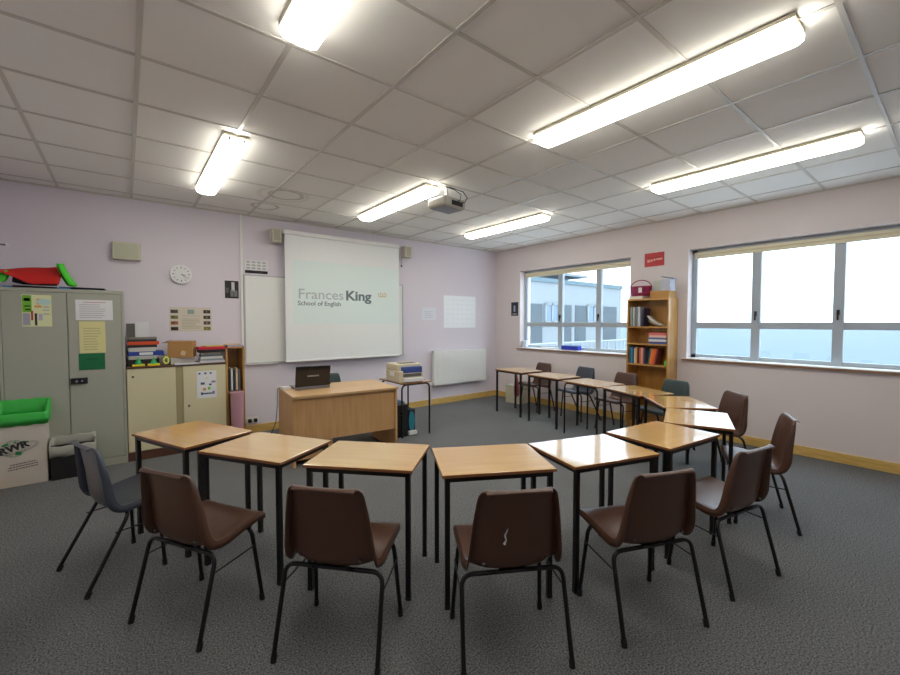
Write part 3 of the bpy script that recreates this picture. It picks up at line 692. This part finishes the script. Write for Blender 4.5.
PH = [mat('photo_a', (92, 76, 72), .6), mat('photo_b', (120, 130, 70), .6), mat('photo_c', (170, 110, 80), .6), mat('photo_d', (60, 52, 50), .6), mat('photo_e', (70, 62, 60), .6)]
mk = []
for k in range(4):
    v = .80 - k * .235
    mk += [(.03, v - .05, .2, v + .09, PH[k]), (.80, v - .05, .97, v + .09, PH[(k + 3) % 5]), (.06, v, .12, v + .05, M_ink), (.86, v, .9, v + .04, P_or)]
mk += [(.42, .72, .58, .90, mat('dusty_green', (150, 170, 160), .6)), (.3, .63, .72, .655, M_ltgrey)] + lines(7, .28, .74, .12, .56, mat('khaki_print', (190, 186, 160), .7), 2, .5)
sheet('photo_poster', 'cream horizontal poster with small photos down both sides, below the clock', 'poster', .41, .85, 1.365, 1.66, YW, mat('cream_paper', (216, 208, 194), .6), mk)
sheet('photograph', 'small black and white picture of a pale figure left of the white trunking', 'picture', 1.005, 1.165, 1.785, 2.01, YW, mat('photo_black', (30, 30, 32), .5),
      [(.4, .1, .62, .5, mat('photo_grey', (120, 120, 120), .6)), (.48, .4, .7, .92, mat('photo_white', (210, 210, 210), .6)), (.06, .3, .28, .6, mat('photo_mid', (84, 84, 84), .6)), (.66, .1, .9, .45, mat('photo_grey', (120, 120, 120), .6))])
mk = [(0, 0, 1, .22, M_ink), (.3, .06, .8, .14, M_ltgrey)]
for r in range(3):
    for c in range(4): mk.append((.06 + c * .235, .32 + r * .23, .06 + c * .235 + .16, .32 + r * .23 + .13, M_ltgrey))
sheet('calendar', 'white year calendar with black bottom strip above the whiteboard corner', 'calendar', 1.245, 1.525, 2.125, 2.30, YW, M_paper, mk)
ct = thing('cable_trunking', 'white vertical cable trunking from ceiling to floor beside the whiteboard', 'trunking', (1.2, YW, 0))
MB().b2((-.014, -.022, .10), (.014, 0, H - .016)).build('channel', M_white, ct, bevel=.003)
MB().b2((-.03, -.035, .93), (.012, -.0225, 1.005)).build('junction_box', M_white, ct, bevel=.004)
sk = thing('plug_socket', 'white double plug socket low on the wall left of the teacher desk', 'socket', (1.30, YW, .17))
MB().b2((-.075, -.012, -.045), (.075, 0, .045)).build('plate', M_white, sk, bevel=.003)
for x in (-.035, .035): MB().b2((x - .02, -.05, -.025), (x + .02, -.0125, .02)).build('plug', M_blackp, sk, bevel=.004)

wbd = thing('whiteboard', 'wide wall whiteboard mostly hidden behind the projector screen', 'whiteboard', (2.438, YW, 1.515))
MB().b2((-1.20, -.018, -.575), (1.20, -.002, .575)).build('board', mat('whiteboard_surface', (240, 242, 240), .18, spec=.5), wbd)
MB().b2((-1.22, -.024, -.59), (1.22, -.001, -.575)).b2((-1.22, -.024, .575), (1.22, -.001, .588)).b2((-1.22, -.024, -.575), (-1.2, -.001, .575)).b2((1.2, -.024, -.575), (1.22, -.001, .575)).build('frame', mat('board_alu', (186, 188, 190), .35), wbd)
MB().b2((-1.2, -.05, -.60), (-.8, -.001, -.592)).build('pen_tray', M_white, wbd)
SY = 5.80
ps = thing('projector_screen', 'pulled-down white projector screen showing a logo', 'projection screen', (2.62, SY, .93))
MB().b2((-.915, -.03, 1.745), (.90, .03, 1.80)).build('screen_case', M_white, ps, bevel=.01)
MB().b2((-.90, -.001, .02), (.905, .001, 1.76)).build('screen_fabric', mat('screen_fabric', (240, 243, 243), .8), ps)

MB().b2((-.91, -.014, -.005), (.915, .012, .022)).build('bottom_bar', M_white, ps, bevel=.003)
for x in (-.93, .902): MB().b2((x, -.025, 1.75), (x + .014, .108, 1.795)).build('bracket', M_white, ps)
im = MB().b2((-.80, -.002, .52), (.88, -.0011, 1.41)).build('painted_projection', mat('painted_projector_light', (230, 244, 242), .8), ps)  # projector's light painted as a pale diffuse tint on the fabric
FG = mat('logo_grey', (186, 196, 198), .8); FD = mat('logo_slate', (112, 126, 132), .8); FO = mat('logo_gold', (214, 202, 160), .8)
R90 = (PI / 2, 0, 0)
text_mesh('logo_text', 'Frances', .196, FG, ps, (-.735, -.0026, .88), R90, .001, 'LEFT', 1.125)
text_mesh('logo_text', 'King', .196, FD, ps, (-.03, -.0026, .88), R90, .006, 'LEFT', 1.20)
text_mesh('logo_text', 'School of English', .088, FD, ps, (-.735, -.0026, .785), R90, .001, 'LEFT', 1.06)
q = MB()
for k in range(5): q.box((.53 + k * .032, -.0026, .985 + .012 * (k % 2)), (.016, .0008, .045), ry=(k - 2) * .18)
q.box((.594, -.0026, .955), (.13, .0008, .018)); q.build('crown_mark', FO, ps)
tag(MB().tube([(3.585, 5.82, 2.55), (3.587, 5.82, 2.42)], .003, 6).cyl((3.587, 5.82, 2.40), .012, .03, 'Z', 12).build('pull_cord', M_blackp), 'thin cord with black toggle hanging right of the projector screen', 'cord')
for x, lb in ((1.61, 'small cream loudspeaker on the wall left of the projector screen'), (3.685, 'small cream loudspeaker on the wall right of the projector screen')):
    t = thing('wall_speaker', lb, 'speaker', (x, YW - .01, 2.64), 0, 'loudspeakers beside the projector screen')
    MB().b2((-.062, -.15, -.095), (.062, -.03, .09)).build('speaker_case', mat('speaker_cream', (206, 202, 184), .5), t, bevel=.01)
    MB().b2((-.042, -.154, -.072), (.042, -.149, .072)).build('grille', mat('speaker_grille', (176, 172, 156), .8, bump=.5, bscale=300), t, bevel=.002)
    MB().b2((-.02, -.031, -.03), (.02, .009, .03)).build('bracket', M_white, t)
sheet('paper_sheet', 'small white paper sheet on the wall right of the projector screen', 'paper', 4.05, 4.355, 1.515, 1.735, YW, mat('bright_paper', (226, 230, 240), .5), lines(4, .2, .8, .2, .8, M_ltgrey, 8, .2))
mk = []
rr = random.Random(3)
for r in range(6):
    for c in range(6): mk.append((.08 + c * .15, .1 + r * .15, .08 + c * .15 + rr.uniform(.05, .12), .1 + r * .15 + .05, mat('very_faint', (238, 242, 248), .5)))
sheet('wall_chart', 'large white chart with faint print on the wall above the radiator', 'chart', 4.53, 5.30, 1.375, 1.965, YW, mat('glossy_paper', (244, 248, 252), .35), mk)

rd = thing('radiator', 'white panel radiator on the wall left of the corner', 'radiator', (4.90, YW - .001, 0))
r0, r1, rz0, rz1 = -.66, .575, .355, .965
MB().b2((r0, -.105, rz0), (r1, -.09, rz1)).b2((r0, -.045, rz0), (r1, -.03, rz1)).build('panel', M_white, rd, bevel=.006)
q = MB()
for k in range(31): q.b2((r0 + .025 + k * .0385, -.112, rz0 + .03), (r0 + .025 + k * .0385 + .022, -.104, rz1 - .03))
q.build('ribs', M_white, rd, bevel=.004)
MB().b2((r0 - .004, -.107, rz1 - .02), (r1 + .004, -.028, rz1 + .004)).b2((r0 - .004, -.107, rz0), (r0, -.028, rz1)).b2((r1, -.107, rz0), (r1 + .004, -.028, rz1)).build('casing', M_white, rd, bevel=.003)
MB().b2((r0 + .1, -.03, rz0 + .1), (r0 + .14, 0, rz1 - .1)).build('bracket', M_white, rd)
MB().tube([(r0 - .004, -.07, rz0 + .04), (r0 - .05, -.07, rz0 + .04), (r0 - .05, -.07, .10), (r0 - .05, -.03, .06)][:3] + [(r0 - .05, -.05, .0)], .009, 8).tube([(r1 + .004, -.07, rz0 + .03), (r1 + .13, -.07, rz0 + .03), (r1 + .14, -.01, rz0 + .03)], .008, 8).build('pipe', mat('copper_painted', (206, 200, 190), .4), rd)
MB().tube([(r1 + .05, -.07, rz0 + .02), (r1 + .05, -.07, rz0 + .06)], .016, 12).tube([(r0 - .05, -.07, rz0 + .02), (r0 - .05, -.07, rz0 + .08)], .018, 12).build('valve', M_white, rd)

hk = thing('wall_hook', 'small white tipped rod sticking out of the left wall', 'hook', (XL, 5.6, 2.20))
MB().tube([(-.0, 0, 0), (.085, 0, 0)], .008, 8).build('rod', mat('rod_grey', (110, 104, 112), .5), hk)
MB().tube([(.0855, 0, 0), (.10, 0, 0)], .014, 10).build('tip', M_white, hk)

# ------------------------------------------------------------------ window wall things
def sheetx(name, label, cat, y0, y1, z0, z1, m, marks=()):
    o = sheet(name, label, cat, 0, y1 - y0, z0, z1, 0, m, marks); o.rotation_euler = (0, 0, -PI / 2)
    o.location = (XW - .0005, (y0 + y1) / 2, (z0 + z1) / 2); return o
RD = mat('red_sign', (196, 52, 58), .5)
sheetx('sign', 'small red sign with pale lettering above the tall bookcase', 'sign', 2.635, 2.91, 2.265, 2.455, RD,
       [(.15, .62, .8, .66, mat('deep_red', (150, 24, 34), .5)), (.14, .32, .28, .52, mat('sign_pink', (232, 170, 160), .6)), (.3, .36, .42, .52, mat('sign_pink', (232, 170, 160), .6)), (.46, .4, .56, .56, mat('sign_pink', (232, 170, 160), .6)), (.6, .44, .9, .56, mat('sign_pink', (232, 170, 160), .6))])
sheetx('small_picture', 'small dark blue and white picture between the corner and the far window', 'picture', 5.32, 5.50, 1.60, 1.86, mat('dark_blue_print', (34, 40, 58), .5),
       [(.35, .3, .6, .75, mat('pale_print', (170, 176, 190), .6)), (.2, .1, .8, .16, M_ltgrey)])
pt = XW - .285
bc = thing('tall_bookcase', 'tall narrow wooden bookcase between the two windows', 'bookcase', (XW - .145, 2.72, 0))
X0, X1, BY0, BY1, BZ = -.145, .135, -.285, .285, 1.80
MB().b2((X0, BY0, 0), (X1, BY0 + .02, BZ)).b2((X0, BY1 - .02, 0), (X1, BY1, BZ)).b2((X0, BY0 + .02, BZ - .025), (X1, BY1 - .02, BZ)).b2((X0 + .03, BY0 + .02, 0), (X1, BY1 - .02, .07)).build('carcass', M_beech, bc, bevel=.002)
MB().b2((X1 - .008, BY0 + .02, .07), (X1, BY1 - .02, BZ - .025)).build('back_panel', M_beech, bc)
SH = [1.42, 1.185, .90, .48]
for zz in SH: MB().b2((X0 + .005, BY0 + .0205, zz - .02), (X1 - .0085, BY1 - .0205, zz)).build('shelf', M_beech, bc)
def vbook(y, th, h, dep, zz, rgb, lb, lean=0, group='books on the third shelf of the tall bookcase', nm='book'):
    o = MB().box((0, 0, h / 2), (dep, th, h)).build(nm, mat('b_%d_%d_%d' % rgb, rgb, .55), bevel=.0015)
    o.location = (pt + .02 + dep / 2, y, zz + .0005 + abs(math.sin(lean)) * th / 2); o.rotation_euler = (lean, 0, 0); return tag(o, lb, nm, group)
z3 = .90; y = 2.975
for n_, (th, h, rgb, lb) in enumerate(((.022, .225, (50, 110, 140), 'teal book at the left end of the coloured book row'), (.020, .22, (70, 150, 170), 'light blue book second from the left in the coloured row'),
        (.024, .235, (40, 70, 130), 'deep blue book third from the left in the coloured row'), (.016, .215, (210, 214, 216), 'thin white book between the blue and yellow ones'),
        (.024, .23, (226, 160, 50), 'yellow orange book left of the black one in the coloured row'), (.026, .225, (40, 36, 50), 'black book near the middle of the coloured row'),
        (.022, .22, (200, 80, 70), 'brick red book right of the black one in the coloured row'), (.026, .225, (230, 160, 120), 'salmon book in the middle of the coloured row'), (.018, .215, (120, 100, 130), 'dull purple book right of the salmon one'))):
    vbook(y - th / 2, th, h, .17, z3, rgb, lb); y -= th + .0015
y -= .01
for rgb, th, lb in (((60, 110, 110), .02, 'dark teal book leaning left of the orange ones'), ((240, 130, 50), .03, 'bright orange book leaning in the coloured row'), ((236, 104, 44), .028, 'deeper orange book leaning rightmost against the others'), ((120, 52, 50), .02, 'maroon book leaning at the right end of the coloured row')):
    vbook(y - th / 2 - .036, th, .215, .17, z3, rgb, lb, lean=.16); y -= th * 1.02 + .0035
slab('green_block', 'small lime green object at the right end of the book shelf', 'object', (pt + .02, 2.465, z3 + .0005), (pt + .07, 2.495, z3 + .06), (110, 200, 70))
for k, (h, rgb, lb) in enumerate(((.03, (70, 84, 150), 'blue book at the bottom of the flat pile on the second shelf'), (.03, (222, 226, 232), 'white book second in the flat pile on the second shelf'), (.025, (90, 110, 160), 'slate blue book in the middle of the flat pile'), (.03, (236, 196, 190), 'pale pink book fourth in the flat pile'), (.035, (226, 116, 116), 'coral red book topmost of the flat pile'))):
    zz = 1.1855 + sum((.03, .03, .025, .03, .035)[:k])
    slab('book', lb, 'book', (pt + .02, 2.475, zz), (pt + .22, 2.70 + .006 * (k % 3), zz + h - .0006), rgb, group='flat pile of books in the tall bookcase')
for k, (th, rgb, lb) in enumerate(((.03, (150, 154, 150), 'grey magazine file leftmost on the top shelf'), (.02, (210, 214, 220), 'white magazine file second on the top shelf'), (.03, (110, 118, 124), 'dark grey magazine file third on the top shelf'), (.035, (190, 198, 206), 'pale magazine file fourth on the top shelf'))):
    vbook(2.975 - .017 - k * .037, th, .27, .2, 1.42, rgb, lb, 0, 'magazine files on the top shelf', 'magazine_file')
vbook(2.80, .018, .25, .18, 1.42, (52, 44, 80), 'dark violet book standing beside the magazine files on the top shelf', .08, 'magazine files on the top shelf', 'book')
for k in range(3):
    rws = []
    for i in range(9):
        u = i / 8; yy = 2.74 - .24 * u - .01 * k; zz = 1.425 + .0 + (.13 - .03 * k) * (1 - u) ** 2.4 + .006 * (2 - k)
        rws.append([(pt + .03, yy, zz), (pt + .2, yy, zz)])
    tag(MB().grid(rws).build('magazine', mat('mag_%d' % k, ((222, 222, 216), (120, 120, 130), (206, 190, 150))[k], .5), solid=.003), ['white topmost floppy magazine slumped on the top shelf', 'grey floppy magazine slumped below the white one', 'sandy floppy magazine slumped at the bottom on the top shelf'][k], 'magazine', 'slumped magazines on the top shelf')
# on top of the bookcase
slab('paper_stack', 'low stack of white papers under the pink basket', 'papers', (pt + .02, 2.80, BZ + .0005), (pt + .22, 2.995, BZ + .04), (226, 220, 206))
kb = thing('basket', 'dark pink plastic basket on top of the tall bookcase', 'basket', (pt + .12, 2.875, BZ + .041)); kb.scale = (1, 1.2, 1.15)
PKm = mat('pink_basket', (150, 40, 84), .4)
rws = []
for z_, s in ((.002, .82), (.002, .86), (.05, .93), (.115, 1.0), (.12, 1.04), (.11, 1.0), (.05, .9), (.012, .82)):
    rws.append([(.085 * s * math.cos(a / 24 * 2 * PI), .125 * s * math.sin(a / 24 * 2 * PI), z_) for a in range(24)])
MB().grid(rws, close=True).prism([(.07 * math.cos(a / 24 * 2 * PI), .103 * math.sin(a / 24 * 2 * PI)) for a in range(24)], .001, .006).build('basket_body', PKm, kb)
MB().tube([(0, .125 * math.cos(a / 16 * PI), .10 + .095 * math.sin(a / 16 * PI)) for a in range(17)], .006, 8).build('basket_handle', PKm, kb)
MB().box((-.092, -.03, .07), (.004, .04, .06), rz=0).build('label', M_paper, kb)
slab('box', 'brown cardboard box lying on top of the tall bookcase', 'box', (pt + .005, 2.44, BZ + .0005), (pt + .21, 2.69, BZ + .095), (184, 136, 72))
slab('notice_card', 'white framed card standing on the brown box above the bookcase', 'card', (pt + .17, 2.52, BZ + .0955), (pt + .176, 2.73, BZ + .25), (206, 212, 206))
pp = thing('paper_bag', 'crumpled white paper stack at the right end of the bookcase top', 'papers', (pt + .09, 2.49, BZ + .0955))
q = MB()
for k in range(6): q.box((0, 0, .012 + k * .026), (.15, .12 - .004 * k, .022), rz=.07 * math.sin(k * 2.1), rx=.05)
q.build('sheets', mat('bluish_paper', (206, 210, 226), .6), pp)
MB().box((0, -.005, .172), (.15, .15, .012), rx=.22, rz=.15).build('top_fold', mat('grey_lid', (150, 156, 176), .6), pp)

# sill things
bs = thing('blue_basket', 'blue plastic tray basket on the far window sill', 'basket', (5.94, 4.18, Z0 + .0045))
BM = mat('blue_plastic', (40, 60, 190), .35)
MB().b2((-.05, -.16, 0), (.045, .16, .006)).b2((-.055, -.165, .006), (-.05, .165, .075)).b2((.04, -.165, .006), (.045, .165, .075)).b2((-.05, -.165, .006), (.04, -.16, .075)).b2((-.05, .16, .006), (.04, .165, .075)).build('tray', BM, bs)
MB().b2((-.062, -.175, .07), (-.052, .175, .08)).b2((.042, -.175, .07), (.048, .175, .08)).build('rim', mat('blue_light', (150, 190, 232), .4), bs)
slab('paper_sheets', 'pale papers lying on the far window sill left of the blue basket', 'papers', (5.89, 4.45, Z0 + .0045), (5.975, 4.80, Z0 + .03), (226, 234, 240))
slab('white_pot', 'small white tub at the left end of the far window sill', 'tub', (5.89, 5.15, Z0 + .0045), (5.975, 5.255, Z0 + .13), (214, 222, 236), bevel=.015)
slab('paper_sheets', 'thin white papers on the wide window sill', 'papers', (5.89, 1.75, Z0 + .0045), (5.975, 2.2, Z0 + .014), (226, 234, 240))
# white box by far desk
cn = thing('storage_box', 'beige storage box on the floor under the farthest desk', 'box', (5.63, 5.13, 0), math.radians(5))
MB().b2((-.12, -.17, 0), (.12, .17, .30)).build('box_body', mat('beige_box', (206, 200, 176), .5), cn, bevel=.006)
MB().b2((-.126, -.176, .30), (.126, .176, .325)).build('lid', mat('grey_box_lid', (190, 188, 178), .5), cn, bevel=.006)
bgt = thing('carrier_bag', 'small pink and white bag hanging at the farthest desk', 'bag', (5.335, 4.87, 0))
rws = []
for z_, s, d in ((.18, .5, .02), (.2, .9, .035), (.3, 1, .04), (.42, .85, .03), (.5, .5, .015), (.56, .25, .008)):
    rws.append([(d * math.cos(a / 16 * 2 * PI), .055 * s * math.sin(a / 16 * 2 * PI), z_) for a in range(16)])
MB().grid(rws, close=True).build('bag_body', mat('bag_pink', (190, 96, 110), .6), bgt)
MB().tube([(-.0, -.02, .55), (-.0, -.01, .64), (0, .01, .66), (0, .02, .55)], .004, 6).build('bag_strap', mat('bag_pink', (190, 96, 110), .6), bgt)

# ------------------------------------------------------------------ ceiling lights and projector
M_diff = bpy.data.materials.new('lit_diffuser'); M_diff.use_nodes = True
nt = M_diff.node_tree; b = nt.nodes['Principled BSDF']; b.inputs['Base Color'].default_value = (.85, .85, .8, 1); b.inputs['Roughness'].default_value = .3
b.inputs['Emission Color'].default_value = (1.0, .97, .87, 1); b.inputs['Emission Strength'].default_value = 5.0
tc = nt.nodes.new('ShaderNodeTexCoord'); sp = nt.nodes.new('ShaderNodeSeparateXYZ'); ab = nt.nodes.new('ShaderNodeMath'); ab.operation = 'ABSOLUTE'
mr = nt.nodes.new('ShaderNodeMapRange'); mr.inputs['From Min'].default_value = .03; mr.inputs['From Max'].default_value = .095; mr.inputs['To Min'].default_value = 25.0; mr.inputs['To Max'].default_value = 8.0
nt.links.new(tc.outputs['Object'], sp.inputs[0]); nt.links.new(sp.outputs['X'], ab.inputs[0]); nt.links.new(ab.outputs[0], mr.inputs['Value']); nt.links.new(mr.outputs['Result'], b.inputs['Emission Strength'])
M_endc = mat('fixture_end', (214, 208, 186), .5)
def light():
    t = thing('ceiling_light', 'x', 'light'); LL = .755
    MB().b2((-.092, -LL, -.028), (.092, LL, -.0065)).build('housing', mat('fixture_white', (222, 214, 190), .5), t, bevel=.004)
    pr_ = [(-.090, -.028), (-.092, -.05), (-.078, -.078), (-.05, -.088), (0, -.090), (.05, -.088), (.078, -.078), (.092, -.05), (.090, -.028)]
    rws = [[(x * s, y, -.028 + (z + .028) * s2) for x, z in pr_] for y, s, s2 in ((-LL, .95, .75), (-LL + .02, 1, .95), (-LL + .04, 1, 1), (LL - .04, 1, 1), (LL - .02, 1, .95), (LL, .95, .75))]
    m = MB(); m.grid(rws); m._add([p for p in rws[0]], [tuple(range(9))], 0); m._add([p for p in rws[-1]], [tuple(range(9))[::-1]], 0)
    m.build('diffuser', M_diff, t)
    for s in (-1, 1):
        for x in (-.05, .05): MB().b2((x - .008, s * (LL + .001) - .003, -.06), (x + .008, s * (LL + .001) + .003, -.03)).build('end_clip', M_endc, t)
    return t
L0 = light(); k = 0
LLb = {(0, 0): 'fluorescent light fitting at the top edge of the photo, left of centre', (0, 1): 'fluorescent ceiling light above the cream cabinet, on the left', (1, 0): 'largest fluorescent ceiling light, top right of the centre', (1, 1): 'fluorescent ceiling light touching the ceiling projector', (2, 0): 'fluorescent ceiling light nearest the wide window', (2, 1): 'farthest fluorescent ceiling light, before the far corner'}
for i, x in enumerate((.683, 2.484, 4.284)):
    for j, y in enumerate((1.28, 4.18)):
        o = L0 if (i, j) == (0, 0) else dup(L0)
        o.location = (x, y, H); o['label'] = LLb[(i, j)]; o['group'] = 'fluorescent ceiling lights'
pj = thing('projector', 'grey ceiling projector hanging on a short pole between two lights', 'projector', (2.645, 3.40, H), math.radians(8))
MB().b2((-.16, -.13, -.235), (.16, .13, -.135)).build('projector_body', mat('projector_grey', (196, 192, 182), .4), pj, bevel=.03, seg=4)
MB().b2((-.13, -.10, -.239), (.13, .10, -.2345)).build('base_plate', mat('projector_under', (150, 154, 166), .5), pj, bevel=.001)
MB().cyl((-.07, .135, -.185), .03, .02, 'Y').build('lens', M_blackp, pj)
MB().b2((-.06, -.135, -.215), (.10, -.129, -.17)).build('rear_vent', M_blackp, pj)
MB().cyl((0, 0, -.07), .018, .128, 'Z').b2((-.05, -.05, -.0135), (.05, .05, -.0065)).b2((-.06, -.06, -.137), (.06, .06, -.128)).build('mount_pole', M_white, pj)
MB().tube([(-.05, -.02, -.012), (.03, -.08, -.03), (.10, -.14, -.06), (.13, -.17, -.12), (.10, -.165, -.17), (.05, -.136, -.19)], .005, 8).tube([(-.02, -.02, -.012), (.02, -.1, -.05), (.06, -.15, -.10), (.04, -.15, -.16), (.0, -.136, -.18)], .004, 8).build('cable', M_blackp, pj)

# ------------------------------------------------------------------ world and view
w = bpy.data.worlds.new('World'); S.world = w; w.use_nodes = True; nt = w.node_tree
bg = nt.nodes['Background']
tc = nt.nodes.new('ShaderNodeTexCoord'); sp = nt.nodes.new('ShaderNodeSeparateXYZ')
mp = nt.nodes.new('ShaderNodeMapping'); mp.inputs['Scale'].default_value = (1.5, 1.5, 9)
ns = nt.nodes.new('ShaderNodeTexNoise'); ns.inputs['Scale'].default_value = 1.6; ns.inputs['Detail'].default_value = 6
cr_ = nt.nodes.new('ShaderNodeValToRGB'); cr_.color_ramp.elements[0].color = lin((205, 226, 246)); cr_.color_ramp.elements[1].color = lin((232, 242, 252))
cr_.color_ramp.elements[0].position = .35; cr_.color_ramp.elements[1].position = .62
nt.links.new(tc.outputs['Generated'], mp.inputs['Vector']); nt.links.new(mp.outputs['Vector'], ns.inputs['Vector']); nt.links.new(ns.outputs['Fac'], cr_.inputs['Fac'])
nt.links.new(cr_.outputs['Color'], bg.inputs['Color'])
nt.links.new(tc.outputs['Generated'], sp.inputs[0])
zr = nt.nodes.new('ShaderNodeMapRange'); zr.inputs['From Min'].default_value = 0.25; zr.inputs['From Max'].default_value = 1.0
zr.inputs['To Min'].default_value = 5.0; zr.inputs['To Max'].default_value = 11.0
nt.links.new(sp.outputs['Z'], zr.inputs['Value']); nt.links.new(zr.outputs['Result'], bg.inputs['Strength'])
V = S.view_settings
S.display_settings.display_device = 'sRGB'
V.view_transform = 'Standard'; V.look = 'None'; V.gamma = 1.0; V.use_curve_mapping = False; V.exposure = -0.27
